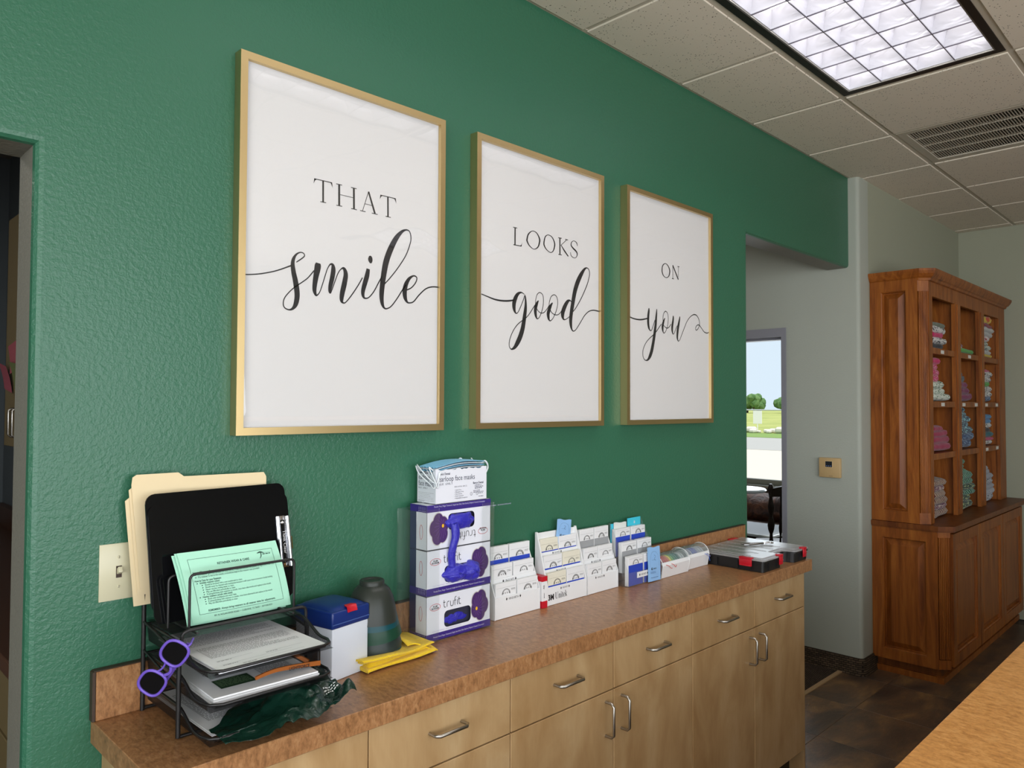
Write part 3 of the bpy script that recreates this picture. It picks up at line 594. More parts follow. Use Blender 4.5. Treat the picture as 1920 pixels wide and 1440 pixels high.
# outdoors: concrete, road, grass, pale stones, fence, tree line
def ground(name, x0, x1, col, z, nb=None, lab=None):
    return MB().box(x0, -160, z-.05, x1, 300, z).build(name, col)
def grassm():
    t = NT('field_grass'); n = t.noise(.25, 5, .6); t.set(t.ramp(n, [(.35, S(150, 160, 92)), (.6, S(178, 182, 112)), (.75, S(196, 194, 134))]), .95, 0, .1); return t.m
struct(MB().box(-60, -160, -.3, 7.3, 300, -.2).build('ground_base', mat('bare_ground', S(150, 140, 120), .9)))
struct(ground('concrete_drive', 7.3, 26.5, mat('pale_concrete', S(208, 200, 186), .9), -.15))
struct(ground('road', 26.5, 36.5, mat('road_grey', S(172, 170, 166), .9), -.14))
g = ground('grass_verge', 36.5, 42, mat('verge_green', S(122, 150, 74), .95), -.12); g['kind'] = 'stuff'; tag(g, 'strip of green grass along the far side of the road', 'grass')
g = ground('grass_field', 42, 280, grassm(), -.11); g['kind'] = 'stuff'; tag(g, 'wide dry grass field beyond the road', 'grass')
rs = random.Random(4); m = MB()
for k in range(260):
    y = 8+rs.random()*30; x = 41.5+rs.random()*1.2; r = rs.uniform(.12, .3)
    m.rbox(x-r, y-r, -.12, x+r, y+r, -.12+r*1.3, r*.4, 1)
g = m.build('stone_row', mat('pale_stone', S(214, 208, 198), .9)); g['kind'] = 'stuff'; tag(g, 'row of pale stones along the edge of the field', 'stones')
f = thing('pipe_fence', 'pale metal rail fence across the grass field', 'fence', (46, 22, -.12)); FM = mat('fence_grey', S(176, 182, 186), .5)
MB().tube([(0, -22, 1.35), (0, 30, 1.35)], .05, 6).build('rail', FM, f)
for k in range(-6, 10): MB().tube([(0, k*3.0+.6, 0), (0, k*3.0+.6, 1.4)], .045, 6).build('post', FM, f)
m = MB().box(-.02, -.3, .45, .02, .3, 1.3).box(-.015, -.03, 0, .015, .03, .45); sg = m.build('field_sign', mat('sign_white', S(235, 235, 232), .6), origin=(0,0,0)); sg.location = (45.8, 21.6, -.12); tag(sg, 'blank white sign board on the far fence', 'sign')
def leafm(n, c1, c2):
    t = NT(n); x = t.noise(1.2, 5, .7); t.set(t.ramp(x, [(.35, c1), (.7, c2)]), .9, 0, .1); return t.m
LEAF = leafm('tree_leaves', S(70, 104, 62), S(120, 150, 96)); BARK = mat('bark', S(84, 70, 56), .9)
rt = random.Random(11)
for k in range(15):
    x = 150+rt.uniform(-8, 8); y = 58+k*2.0; hgt = rt.uniform(2.8, 4.2); wd = rt.uniform(1.7, 2.1)
    tr = thing('field_tree', ('leafy tree number %s from the left in the far tree line' % ['one','two','three','four','five','six','seven','eight','nine','ten','eleven','twelve','thirteen','fourteen','fifteen'][14-k]), 'tree', (x, y, -.11), rt.random()*6, 'trees at the far side of the field')
    MB().tube([(0,0,0), (.1,0,hgt*.4)], [.22,.14], 6).build('trunk', BARK, tr)
    m = MB()
    for q_ in range(9):
        bm = bmesh.new(); bmesh.ops.create_icosphere(bm, subdivisions=2, radius=1)
        cx, cy, cz, rr = rt.uniform(-.6, .6)*wd, rt.uniform(-.6, .6)*wd, hgt*rt.uniform(.45, .85), wd*rt.uniform(.4, .6)
        for v_ in bm.verts:
            k2 = 1+.25*noise.noise(v_.co*2.3+Vector((k, q_, 0))); v_.co = Vector((cx, cy, cz))+v_.co*rr*k2
        m.bm(bm)
    m.build('crown', LEAF, tr)

# ------------------------------------------------------------------ dark room behind the left doorway
struct(MB().box(.9, .12, 0, 1.02, 3.2, CEIL).build('wall_store_side', mat('store_wall', S(104, 112, 116), .7)))
struct(MB().box(-2.4, 3.1, 0, .9, 3.2, CEIL).build('wall_store_end', mat('store_wall', S(104, 112, 116), .7)))
struct(MB().box(-2.52, 0, 0, -2.4, 3.2, CEIL).build('wall_store_far', mat('store_wall', S(104, 112, 116), .7)))
struct(MB().box(-2.5, .12, CEIL, .9, 3.2, CEIL+.1).build('ceiling_store', mat('plain_ceiling', S(170, 166, 156), .9)))
area('store_fill_light', (-.9, 1.6, 2.78), (0.1, 0, -1), .6, .6, 7, (1, .95, .88))  # no fixture here; unseen light added to lift the dark room
OLIVE = mat('olive_cabinet', S(116, 100, 66), .5)
def bail(x, y0, y1, z0, z1, name, parent):
    r = .012; q = .028
    pts = [(x, y0, z1), (x-q, y0, z1), (x-q, y0, z0), (x, y0, z0)]
    return MB().tube([(x, y1, z1), (x-.002, y1, z1), (x-q, y1, z1-.0), (x-q, y1, z1-.01), (x-q, y1, z0+.01), (x-q, y1, z0), (x, y1, z0)], .0032, 6).build(name, NICKEL, parent, smooth=60)
t = thing('wall_cabinet', 'tan wall cabinet with two wire pulls in the dark room', 'cabinet', (.725, .7, 1.376))
MB().box(-.155, -.56, 0, .175, .55, .75).build('body', OLIVE, t)
for y0, y1, hy in ((-.555, -.005, -.02), (.005, .30, .025), (.31, .545, .33)):
    dd = MB().rbox(-.174, y0, .004, -.156, y1, .746, .002, 1).build('door', OLIVE, t)
    if hy < .3: pass
for hy in (.285, .335): 
    MB().tube([(-.174, hy, .125), (-.198, hy, .125), (-.204, hy, .119), (-.204, hy, .046), (-.198, hy, .04), (-.174, hy, .04)], .0034, 8).build('handle', NICKEL, t, smooth=60)
for i, (c, nm, y, z, a) in enumerate((((140, 66, 76), 'pink', 1.17, 1.60, .5), ((150, 74, 80), 'pink', 1.07, 1.66, -.5), ((96, 104, 58), 'green', 1.03, 1.60, .3))):
    n = MB().grid(lambda u, v: (.545-.012*v*v-.006*u, y+(u-.5)*.075+a*.06*(v-.5), z+(v-.5)*.085+a*.03*(u-.5)), 5, 5, .0004).build('sticky_note', mat('note_'+nm+str(i), S(*c), .8))
    tag(n, ['pink paper note, lower left on the dark room cabinet door', 'rose paper note, highest on the dark room cabinet door', 'olive green paper note beside the door jamb on the dark cabinet'][i], 'note')
t = thing('store_cabinet', 'tan base cabinet with brown worktop in the dark room', 'cabinet', (.66, .75, 0))
MB().box(-.2, -.61, .1, .235, .9, .85).build('body', OLIVE, t)
MB().box(-.16, -.6, 0, .235, .9, .1).build('toe_kick', BLACK_P, t)
MB().rbox(-.235, -.62, .85, .235, 2.3, .89, .004).build('worktop', mat('dark_worktop', S(84, 54, 36), .4), t)
MB().box(.2, -.62, .89, .235, 2.3, .99).build('backsplash', mat('dark_worktop', S(84, 54, 36), .4), t)
for z0, z1 in ((.68, .84), (.40, .67), (.11, .39)):
    MB().rbox(-.218, -.6, z0, -.2, -.06, z1, .002, 1).build('drawer', OLIVE, t); MB().rbox(-.218, -.05, z0, -.2, .5, z1, .002, 1).build('drawer', OLIVE, t)
for k in range(6):
    z = 1.215-.0+.024*k
    s_ = MB().grid(lambda u, v: (.50+.19*u, .585+.24*v, z-.32+.014*(2*abs(v-.5))**2+.014*(2*abs(u-.5))**2), 6, 6, .003).build('stacking_tray', mat('tray_grey', S(96, 96, 96), .4), smooth=50)
    s_.location.z = .892+.05*k
    tag(s_, ['lowest', 'second', 'third', 'fourth', 'fifth', 'topmost'][k]+' grey tray in the stack on the dark worktop', 'tray', 'stacked trays in the dark room')
    for sy in (0, 1):
        MB().box(.002, -.118+.23*sy, 0, .01, -.11+.23*sy, .05 if k else .05).build('spacer', mat('tray_grey', S(96, 96, 96), .4), s_)
# ------------------------------------------------------------------ base cabinets and worktop
CT = .885; CX0, CX1 = .472, 3.078; CF = -.342
BAY = [.492, .920, 1.345, 1.769, 2.197, 2.626, 3.055]; FY = -.317; KY = -.299
def pull(cx, cz, vertical, parent, org):
    L = .048; h = .030; r = .0042
    a = [(-L, 0), (-L, -h+.008), (-L+.008, -h), (L-.008, -h), (L, -h+.008), (L, 0)]
    pts = [(u, w, 0) for u, w in a] if not vertical else [(0, w, u) for u, w in a]
    o = MB().tube([(cx-org[0]+p[0], FY-org[1]+p[1], cz-org[2]+p[2]) for p in pts], r, 10).build('handle', NICKEL, parent, smooth=70)
    return o
def cabinet(i0, label, bays):
    x0, x1 = BAY[i0], BAY[i0+2]; org = ((x0+x1)/2, (KY-.01)/2, 0)
    t = thing('base_cabinet', label, 'cabinet', org, 0, 'base cabinets under the worktop')
    L = lambda x, y, z: (x-org[0], y-org[1], z-org[2])
    def bx(name, a, b_, parent=t, mt=MAPLE, r=.0015):
        p, q = L(*a), L(*b_); return MB().rbox(*p, *q, r, 1).build(name, mt, parent)
    bx('body', (x0+.001, KY, .10), (x1-.001, -.002, .838))
    bx('toe_kick', (x0, -.25, 0), (x1, -.01, .10), mt=BLACK_P)
    if i0 == 4: bx('end_panel', (x1+.001, -.312, .0), (x1+.014, -.002, .838))
    g = .0016
    for k in (0, 1):
        a, b_ = BAY[i0+k]+g, BAY[i0+k+1]-g
        d = bx('drawer', (a, FY, .6925), (b_, KY-.001, .834)); pull((a+b_)/2, .770, False, d, org)
        if bays == 'drawers':
            for z0, z1 in ((.50, .689), (.305, .4965), (.108, .3015)):
                d = bx('drawer', (a, FY, z0), (b_, KY-.001, z1)); pull((a+b_)/2, (z0+z1)/2+.03, False, d, org)
        else:
            d = bx('door', (a, FY, .108), (b_, KY-.001, .689)); pull(b_-.036 if k == 0 else a+.036, .615, True, d, org)
    return t
cabinet(0, 'maple base cabinet of drawers at the near left end of the worktop', 'drawers')
cabinet(2, 'maple base cabinet in the middle, two drawers over two doors', 'doors')
cabinet(4, 'maple base cabinet at the far end beside the hall opening', 'doors')
t = thing('worktop', 'long copper-brown laminate worktop with low backsplash along the green wall', 'worktop', ((CX0+CX1)/2, CF/2, .839))
ox, oy, oz = t.location
MB().rbox(CX0-ox, CF-oy, 0, CX1-ox, -.001-oy, CT-oz, .0015, 1).build('slab', LAM, t)
MB().rbox(CX0+.004-ox, -.019-oy, CT-oz+.0002, 3.128-ox, -.001-oy, .983-oz, .0015, 1).build('backsplash', LAM, t)
MB().rbox(CX0-.003-ox, -.0195-oy, CT-oz+.0002, CX0+.0035-ox, -.001-oy, .9835-oz, .001, 1).rbox(CX0-ox, -.0195-oy, .983-oz, 3.128-ox, -.001-oy, .9855-oz, .0008, 1).build('edge_strip', mat('dark_edge', S(60, 44, 32), .5), t)

isl = thing('island_counter', 'laminate island counter, its colour brightened for glare, in the right foreground', 'counter', (2.3, -1.62, 0))
MB().rbox(-1.45, -.42, .842, 1.6, .418, .887, .002, 1).build('counter_top', LAM_GLARE, isl)
MB().box(-1.42, -.38, .1, 1.57, .38, .842).build('body', MAPLE, isl)
MB().box(-1.38, -.32, 0, 1.53, .32, .1).build('toe_kick', BLACK_P, isl)

# ------------------------------------------------------------------ framed prints
def gold():
    t = NT('brushed_gold'); n = t.noise(60, 3, .6, t.co((1, 1, 1)))
    t.set(S(216, 190, 138), .36, 1); t.bump(n, .06, .001); return t.m
GOLD = gold(); GOLD_S = mat('gold_side', S(150, 128, 70), .35, .9)
PRINT = mat('print_paper', S(224, 222, 221), .55); ACR = clear('acrylic_sheet', (1,1,1,1), .02, 1.80)
FW, FH, FZ = .608, .886, 1.447
def framed(x0, words, label, bow):
    t = thing('framed_print', label, 'picture', (x0+FW/2, -.014, FZ), 0, 'framed prints on the green wall')
    ox = FW/2; b_ = .0175; yf, yb = -.0175, .0135
    for nm, poly in (('left', [(0,0),(b_,b_),(b_,FH-b_),(0,FH)]), ('right', [(FW,0),(FW,FH),(FW-b_,FH-b_),(FW-b_,b_)]), ('top', [(0,FH),(b_,FH-b_),(FW-b_,FH-b_),(FW,FH)]), ('bottom', [(0,0),(FW,0),(FW-b_,b_),(b_,b_)])):
        MB().prism([(u-ox, v) for u, v in poly], yf, yb, 'y').build('frame_rail', GOLD, t)
    MB().box(b_-.004-ox, -.006, b_-.004, FW-b_+.004-ox, -.002, FH-b_+.004).build('print_sheet', PRINT, t)
    pl = plane((-ox, -.0066, 0), (1e-4, 0, 0), (0, 0, 1e-4)); m = MB()
    for w in words:
        for mode, st in LETTERS[w][0]: m.stroke(st, pl, mode)
        for P in LETTERS[w][1]: m.add([pl(*q) for q in P], [tuple(range(len(P)))])
    m.build('lettering', INK, t, fixn=False)
    def fn(u, v):
        et = 1-max(0, (v-.71)/.29)**2; eb = 1-max(0, (.05-v)/.05)**2; es = 1-max(0, abs(u-.5)/.5-.82)**2/.0324
        wv = .0003*math.sin(13*u+bow*900)*math.sin(7*v+1)+.0002*math.sin(23*u+9*v)
        return (b_-.003-ox+u*(FW-2*b_+.006), -.0076-bow*et*(.9+.1*es)*eb-wv*et*es, b_-.003+v*(FH-2*b_+.006))
    MB().grid(fn, 40, 60).build('acrylic_pane', ACR, t, smooth=180)
    MB().box(.03-ox, .012, .03, FW-.03-ox, .0138, FH-.03).build('backing', BLACK_P, t)
framed(.750, ('that', 'smile'), 'gold framed print reading THAT smile, nearest of the three', .0086)
framed(1.480, ('looks', 'good'), 'gold framed print reading LOOKS good, middle of the three', .0086)
framed(2.224, ('on', 'you'), 'gold framed print reading ON you, farthest of the three', .0030)

# ------------------------------------------------------------------ switch and thermostat
IVORY = mat('ivory_plastic', S(196, 190, 160), .35)
t = thing('light_switch', 'ivory wall plate with one toggle switch beside the worktop', 'switch', (.518, 0, 1.118))
MB().prism([(-.036, -.0015), (.036, -.0015), (.036, .1135), (-.036, .1135)], -.0025, 0, 'y').build('back_edge', IVORY, t)
m = MB(); a = [(-.036, 0, -.0015), (.036, 0, -.0015), (.036, 0, .1135), (-.036, 0, .1135)]
fr = [Vector((x, -.0025, z)) for x, y, z in a]; inn = [Vector((x*.86, -.006, .056+(z-.056)*.91)) for x, y, z in a]
m.add(fr+inn, [(4,5,6,7)]+[(i, (i+1) % 4, 4+(i+1) % 4, 4+i) for i in range(4)]); m.build('plate', IVORY, t, smooth=60)
MB().box(-.0055, -.0064, .044, .0055, -.006, .068).build('slot', mat('slot_brown', S(60, 44, 36), .7), t)
m = MB(); m.T = Matrix.Translation((0, -.006, .056)) @ Matrix.Rotation(-.45, 4, 'X'); m.rbox(-.0042, -.013, -.005, .0042, .002, .007, .0015); m.build('toggle', IVORY, t, smooth=40)
for z in (.026, .086):
    s_ = MB().lathe([(0, .0016), (.0026, .0014), (.0032, 0)], 14); s_.v = [(v[0], -.006-v[2], z+v[1]) for v in s_.v]; o = s_.build('screw', IVORY, t, smooth=60)
    MB().box(-.0004, -.0079, z-.0026, .0004, -.0074, z+.0026).build('screw_slot', mat('slot_brown', S(60, 44, 36), .7), o)
t = thing('thermostat', 'beige square thermostat with small dark display on the hall wall', 'thermostat', (XH, .108, 1.104))
m = MB().rbox(-.024, -.062, 0, 0, .062, .114, .005, 2); m.build('case', mat('beige_plastic', S(196, 166, 118), .45), t, smooth=40)
MB().box(-.0255, -.019, .058, -.0235, .0255, .097).build('bezel', mat('beige_rim', S(212, 184, 136), .45), t)
MB().box(-.0262, -.016, .061, -.0245, .0225, .094).build('display', mat('lcd_dark', S(34, 38, 44), .2), t)
k = MB(); pl = plane((-.0264, .0225, .061), (0, -1, 0), (0, 0, 1))
for i in range(3): k.add([pl(.004+.0115*i, .005), pl(.011+.0115*i, .005), pl(.011+.0115*i, .0085), pl(.004+.0115*i, .0085)], [(0,1,2,3)])
k.build('display_marks', mat('lcd_marks', S(110, 130, 190), .5), t)
MB().greek(plane((-.0243, 0, .008), (0, -1, 0), (0, 0, 1)), -.002, .024, 0, .005, 1, 3).build('lettering', mat('brown_ink', S(110, 84, 60), .6), t, fixn=False)

# ------------------------------------------------------------------ bookcase
BX = 4.545; BW = -.061; YU = -.36; YL = -.46; XE = XB-.004
bc = thing('bookcase', 'tall cherry wood bookcase with open cubbies above and panelled doors below', 'bookcase', ((BX+XE)/2, (BW+YL)/2, 0))
O = bc.location.copy()
def bp(name, mt=CHERRY, parent=bc, smooth=False):
    class K(MB):
        def done(s):
            s.v = [(v[0]-O.x, v[1]-O.y, v[2]-O.z) for v in s.v]; return s.build(name, mt, parent, smooth=smooth)
    return K()
def raised(name, u0, u1, v0, v1, P, w=.055, parent=bc, mt=CHERRY):
    """frame-and-raised-panel face; P(u, v, d) gives the point, d = depth out of the face"""
    fr = bp(name, mt, parent)
    def slab(a, b_, c, d_, t0, t1):
        fr.add([P(x, y, z) for z in (t0, t1) for y in (c, d_) for x in (a, b_)], [(0,2,3,1),(4,5,7,6),(0,1,5,4),(2,6,7,3),(0,4,6,2),(1,3,7,5)])
    slab(u0, u0+w, v0, v1, -.007, .016); slab(u1-w, u1, v0, v1, -.007, .016); slab(u0+w, u1-w, v0, v0+w, -.007, .016); slab(u0+w, u1-w, v1-w, v1, -.007, .016)
    o = fr.done()
    pm = bp('raised_panel', mt, o if parent is bc else parent)
    a, b_, c, d_ = u0+w, u1-w, v0+w, v1-w; q = min(.042, (b_-a)*.32)
    rings = [(0, .011), (.005, .006), (.007, -.006), (.013, -.006), (q, .009), (q+.001, .009)]
    vs = []
    for off, dp in rings: vs += [P(a+off, c+off, dp), P(b_-off, c+off, dp), P(b_-off, d_-off, dp), P(a+off, d_-off, dp)]
    fs = [(4*i+k, 4*i+(k+1) % 4, 4*(i+1)+(k+1) % 4, 4*(i+1)+k) for i in range(len(rings)-1) for k in range(4)]+[tuple(4*(len(rings)-1)+k for k in range(4))]
    pm.add(vs, fs); pm.done(); return o
def flutes(p0, p1, z0, z1, n, out, parent=bc):
    o = bp('fluted_column', CHERRY, parent, 60); p0, p1 = Vector(p0), Vector(p1); W = (p1-p0).length; out = Vector(out)
    for k in range(n):
        c = p0.lerp(p1, (k+.5)/n); r = W/n*.5; vs = []; K = 6
        for z in (z0, z1):
            for q in range(K+1):
                an = math.pi*q/K; pt = c+(p1-p0).normalized()*(-r*math.cos(an))*.86+out*(r*1.0*math.sin(an)); vs.append((pt.x, pt.y, z))
        o.add(vs, [(q, q+1, K+2+q, K+1+q) for q in range(K)]+[tuple(range(K, -1, -1)), tuple(range(K+1, 2*K+2))])
    return o.done()
# lower case
poly = [(BX+.0235, BW), (XE, BW), (XE, YL+.0255), (BX+.060, YL+.0255), (BX+.0235, -.400)]
bp('base_body').prism(poly, .083, .83, 'z').done()
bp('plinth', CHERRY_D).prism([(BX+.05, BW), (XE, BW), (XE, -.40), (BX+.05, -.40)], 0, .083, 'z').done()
bp('plinth_moulding').prism([(BX+.035, BW), (BX+.05, BW), (BX+.05, -.40), (XE, -.40), (XE, -.418), (BX+.035, -.418)], 0, .034, 'z').done()
raised('side_panel', 0, .341, .085, .83, lambda u, v, d: Vector((BX+.016-d, BW-u, v)), .058)
flutes((BX+.012, -.404, 0), (BX+.052, YL+.014, 0), .14, .80, 6, (-.7071, -.7071, 0))
bp('column_block').prism([(BX+.008, -.400), (BX+.02, -.398), (BX+.06, YL+.02), (BX+.05, YL+.008)], .085, .135, 'z').done(); bp('column_block').prism([(BX+.008, -.400), (BX+.02, -.398), (BX+.06, YL+.02), (BX+.05, YL+.008)], .80, .832, 'z').done()
dx = [4.622, 5.178, 5.745, 6.30]
for k in range(3):
    raised('door', dx[k]+.005, dx[k+1]-.005, .092, .815, lambda u, v, d: Vector((u, YL+.018-d, v)), .06)
lp = [(BX-.012, BW), (XE, BW), (XE, YL-.018), (BX+.052, YL-.018), (BX-.012, -.410)]
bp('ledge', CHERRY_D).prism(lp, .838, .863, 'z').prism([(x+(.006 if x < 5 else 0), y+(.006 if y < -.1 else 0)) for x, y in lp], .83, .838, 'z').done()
# upper case
up = [(BX+.016, BW), (BX+.035, BW), (BX+.035, -.315), (BX+.016, -.315)]
bp('side_board').prism([(BX+.0235, BW), (BX+.036, BW), (BX+.036, -.345), (BX+.0235, -.312)], .863, 2.235, 'z').done()
raised('side_panel', 0, .253, .865, 2.235, lambda u, v, d: Vector((BX+.016-d, BW-u, v)), .06)
flutes((BX+.012, -.317, 0), (BX+.05, YU+.006, 0), .925, 2.165, 7, (-.7071, -.7071, 0))
bp('column_block').prism([(BX+.006, -.314), (BX+.02, -.312), (BX+.055, YU+.012), (BX+.044, YU)], .864, .925, 'z').done(); bp('column_block').prism([(BX+.006, -.314), (BX+.02, -.312), (BX+.055, YU+.012), (BX+.044, YU)], 2.165, 2.235, 'z').done()
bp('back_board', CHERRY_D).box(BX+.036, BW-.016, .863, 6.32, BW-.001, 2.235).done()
UE = 6.328
bp('stile').box(BX+.05, YU, .864, 4.655, YU+.02, 2.235).box(BX+.036, -.3395, .864, 4.652, -.325, 2.2345).done()
bp('stile').box(6.162, YU, .864, UE, YU+.02, 2.235).box(6.17, YU+.02, .864, 6.19, BW-.016, 2.235).done()
bp('side_board').box(6.308, YU+.02, .864, UE, BW, 2.235).done()
for a, b_ in ((5.095, 5.208), (5.635, 5.760)):
    c = (a+b_)/2; bp('divider').box(a, YU-.002, .864, b_, YU+.02, 2.15).box(c-.02, YU+.02, .864, c+.02, BW-.016, 2.2).box(a+.03, YU-.008, .90, b_-.03, YU-.002, 2.14).done()
bp('top_rail').box(4.6555, YU, 2.142, 6.1615, YU+.02, 2.235).done()
SH = [1.853, 1.548, 1.250]; CB = [(4.655, 5.11), (5.19, 5.66), (5.735, 6.17)]
LBL = mat('label_white', S(220, 218, 212), .6)
for ci, (a, b_) in enumerate(CB):
    for ri, z in enumerate(SH):
        s_ = bp('shelf').box(a, YU+.003, z-.034, b_, BW-.016, z).done()
        spots = {(0, 0): (.35,), (0, 1): (.35,), (1, 0): (.42,), (1, 1): (.12, .72), (2, 1): (.12, .75), (2, 2): (.12, .75)}.get((ci, ri), ())
        for q in spots:
            xx = a+.0+q*(b_-a); bp('shelf_label', LBL, s_).box(xx, YU+.0015, z-.028, xx+.06, YU+.0028, z-.008).done()
# crown
prof = [(.0, 2.222), (.010, 2.226), (.014, 2.238), (.022, 2.244), (.034, 2.262), (.040, 2.276), (.040, 2.288), (0, 2.288)]
path = [((BX+.016, BW), (-1, 0)), ((BX+.016, -.316), (-1, -.41)), ((BX+.050, YU), (-.41, -1)), ((UE, YU), (1, -1)), ((UE, BW), (1, 0))]
cr = bp('crown_moulding', CHERRY); n = len(prof); vs = []
for (px, py), (nx, ny) in path:
    for d_, z in prof: vs.append((px+nx*d_, py+ny*d_, z))
cr.add(vs, [(i*n+a, (i+1)*n+a, (i+1)*n+(a+1) % n, i*n+(a+1) % n) for i in range(len(path)-1) for a in range(n)]); cr.prism([(BX+.02, BW), (UE-.002, BW), (UE-.002, YU+.002), (BX+.052, YU+.002), (BX+.02, -.314)], 2.232, 2.286, 'z'); cr.done()

# ------------------------------------------------------------------ folded shirts
def shirt_mesh(seed):
    rs = random.Random(seed); m = MB(); nu, nv = 30, 14; vs = []
    off = Vector((seed*3.1, seed*1.7, 0))
    for i in range(nu+1):
        for j in range(nv):
            an = 2*math.pi*j/nv; u = -1+2*i/nu
            e = (1-abs(u)**9)**.5 if abs(u) < 1 else 0
            y = math.copysign(abs(math.cos(an))**.55, math.cos(an))*e; z = math.copysign(abs(math.sin(an))**.7, math.sin(an))*(.25+.75*e)*(1 if abs(u) < 1 else .2)
            p = Vector((u, y, z)); d = noise.noise(Vector((u*1.6, y*1.3, z*.6))+off)*.16+noise.noise(Vector((u*4, y*3, z))+off)*.10
            vs.append((u*.5, y*.5*(1+d*.25), .5+z*.5*(1+d*1.2)+d*.28))
    fs = [(i*nv+j, (i+1)*nv+j, (i+1)*nv+(j+1) % nv, i*nv+(j+1) % nv) for i in range(nu) for j in range(nv)]
    m.add(vs, fs+[tuple(range(nv)), tuple(range(nu*nv+nv-1, nu*nv-1, -1))]); return m
PRO = []
def pattern(name, a, b_, scale, kind):
    if name in _mc: return _mc[name]
    t = NT(name); 
    inf = t.n('ShaderNodeObjectInfo'); tc = t.n('ShaderNodeTexCoord'); ad = t.n('ShaderNodeVectorMath'); ad.operation = 'ADD'; cmb = t.n('ShaderNodeCombineXYZ')
    t.l(t.math('MULTIPLY', inf.outputs['Random'], 17.0), cmb.inputs[0]); t.l(tc.outputs['Object'], ad.inputs[0]); t.l(cmb.outputs[0], ad.inputs[1])
    if kind == 'plain': col = t.mix(t.noise(6, 3, .5, ad.outputs[0]), a, b_)
    elif kind == 'stripe':
        w = t.n('ShaderNodeTexWave'); w.inputs['Scale'].default_value = scale; w.inputs['Distortion'].default_value = 3.5; w.inputs['Detail'].default_value = 1; w.inputs['Detail Scale'].default_value = 1.2; t.l(ad.outputs[0], w.inputs['Vector'])
        col = t.ramp(w.outputs['Fac'], [(.72, a), (.79, b_)])
    elif kind == 'spot':
        v = t.n('ShaderNodeTexVoronoi'); v.inputs['Scale'].default_value = scale; t.l(ad.outputs[0], v.inputs['Vector']); col = t.ramp(v.outputs['Distance'], [(.26, b_), (.32, a)])
    else:
        col = t.ramp(t.noise(scale, 2, .5, ad.outputs[0], 2.2), [(.53, a), (.58, b_)])
    t.set(col, .9, 0, .1, sheen=.2); t.bump(t.noise(40, 3, .6), .35, .004); _mc[name] = t.m; return t.m
P = {
 'sage': (pattern('cloth_sage', S(116, 124, 104), S(90, 98, 82), 1, 'plain'), 'sage grey'), 'zebra': (pattern('cloth_zebra', S(216, 214, 210), S(34, 30, 34), 4, 'swirl'), 'black and white patterned'),
 'hot': (pattern('cloth_hot', S(206, 38, 104), S(180, 26, 84), 1, 'plain'), 'hot pink'), 'black': (pattern('cloth_black', S(24, 24, 28), S(40, 40, 44), 1, 'plain'), 'black'),
 'pinkdot': (pattern('cloth_pinkdot', S(196, 48, 104), S(226, 190, 200), 9, 'spot'), 'pink dotted'), 'leaf': (pattern('cloth_leaf', S(216, 222, 208), S(70, 112, 70), 4, 'swirl'), 'green and white patterned'),
 'rose': (pattern('cloth_rose', S(176, 36, 80), S(126, 24, 58), 1, 'plain'), 'rose red'), 'maroon': (pattern('cloth_maroon', S(98, 44, 58), S(214, 196, 160), 5, 'stripe'), 'maroon and cream patterned'),
 'lime': (pattern('cloth_lime', S(96, 176, 70), S(70, 148, 56), 1, 'plain'), 'bright green'), 'wine': (pattern('cloth_wine', S(110, 36, 62), S(196, 180, 180), 5, 'swirl'), 'wine and grey patterned'),
 'mag': (pattern('cloth_mag', S(140, 20, 88), S(100, 12, 64), 1, 'plain'), 'magenta'), 'slateb': (pattern('cloth_slateb', S(80, 92, 104), S(66, 76, 90), 1, 'plain'), 'slate blue'),
 'aqua': (pattern('cloth_aqua', S(40, 62, 84), S(150, 208, 214), 4.5, 'swirl'), 'aqua and navy patterned'), 'navy': (pattern('cloth_navy', S(52, 74, 110), S(130, 160, 186), 5, 'swirl'), 'navy patterned'),
 'mint': (pattern('cloth_mint', S(22, 62, 50), S(136, 204, 168), 4, 'stripe'), 'dark green and mint striped'), 'olive': (pattern('cloth_olive', S(28, 60, 46), S(176, 190, 130), 4, 'swirl'), 'forest and lime patterned'),
 'fire': (pattern('cloth_fire', S(226, 190, 28), S(206, 70, 30), 1.6, 'swirl'), 'yellow and red tie-dyed'), 'flag': (pattern('cloth_flag', S(150, 30, 44), S(40, 44, 90), 2, 'swirl'), 'red and navy tie-dyed'),
 'print': (pattern('cloth_print', S(226, 224, 220), S(44, 50, 60), 5, 'stripe'), 'white printed'), 'red': (pattern('cloth_redw', S(224, 216, 212), S(170, 60, 70), 5, 'swirl'), 'white and red patterned'),
 'moss': (pattern('cloth_moss', S(196, 204, 190), S(66, 84, 70), 5, 'swirl'), 'grey-green patterned'), 'blue': (pattern('cloth_blue', S(70, 140, 190), S(52, 116, 170), 1, 'plain'), 'sky blue'),
 'teal': (pattern('cloth_teal', S(20, 104, 112), S(14, 84, 92), 1, 'plain'), 'teal'), 'grey': (pattern('cloth_grey', S(172, 174, 184), S(150, 152, 164), 1, 'plain'), 'pale grey'), 'spotg': (pattern('cloth_spotg', S(176, 178, 186), S(30, 30, 36), 6, 'spot'), 'grey black-spotted'),
 'lav': (pattern('cloth_lav', S(108, 60, 84), S(206, 190, 176), 5, 'swirl'), 'plum patterned'), 'yel': (pattern('cloth_yel', S(216, 190, 40), S(190, 160, 30), 1, 'plain'), 'yellow'),
}
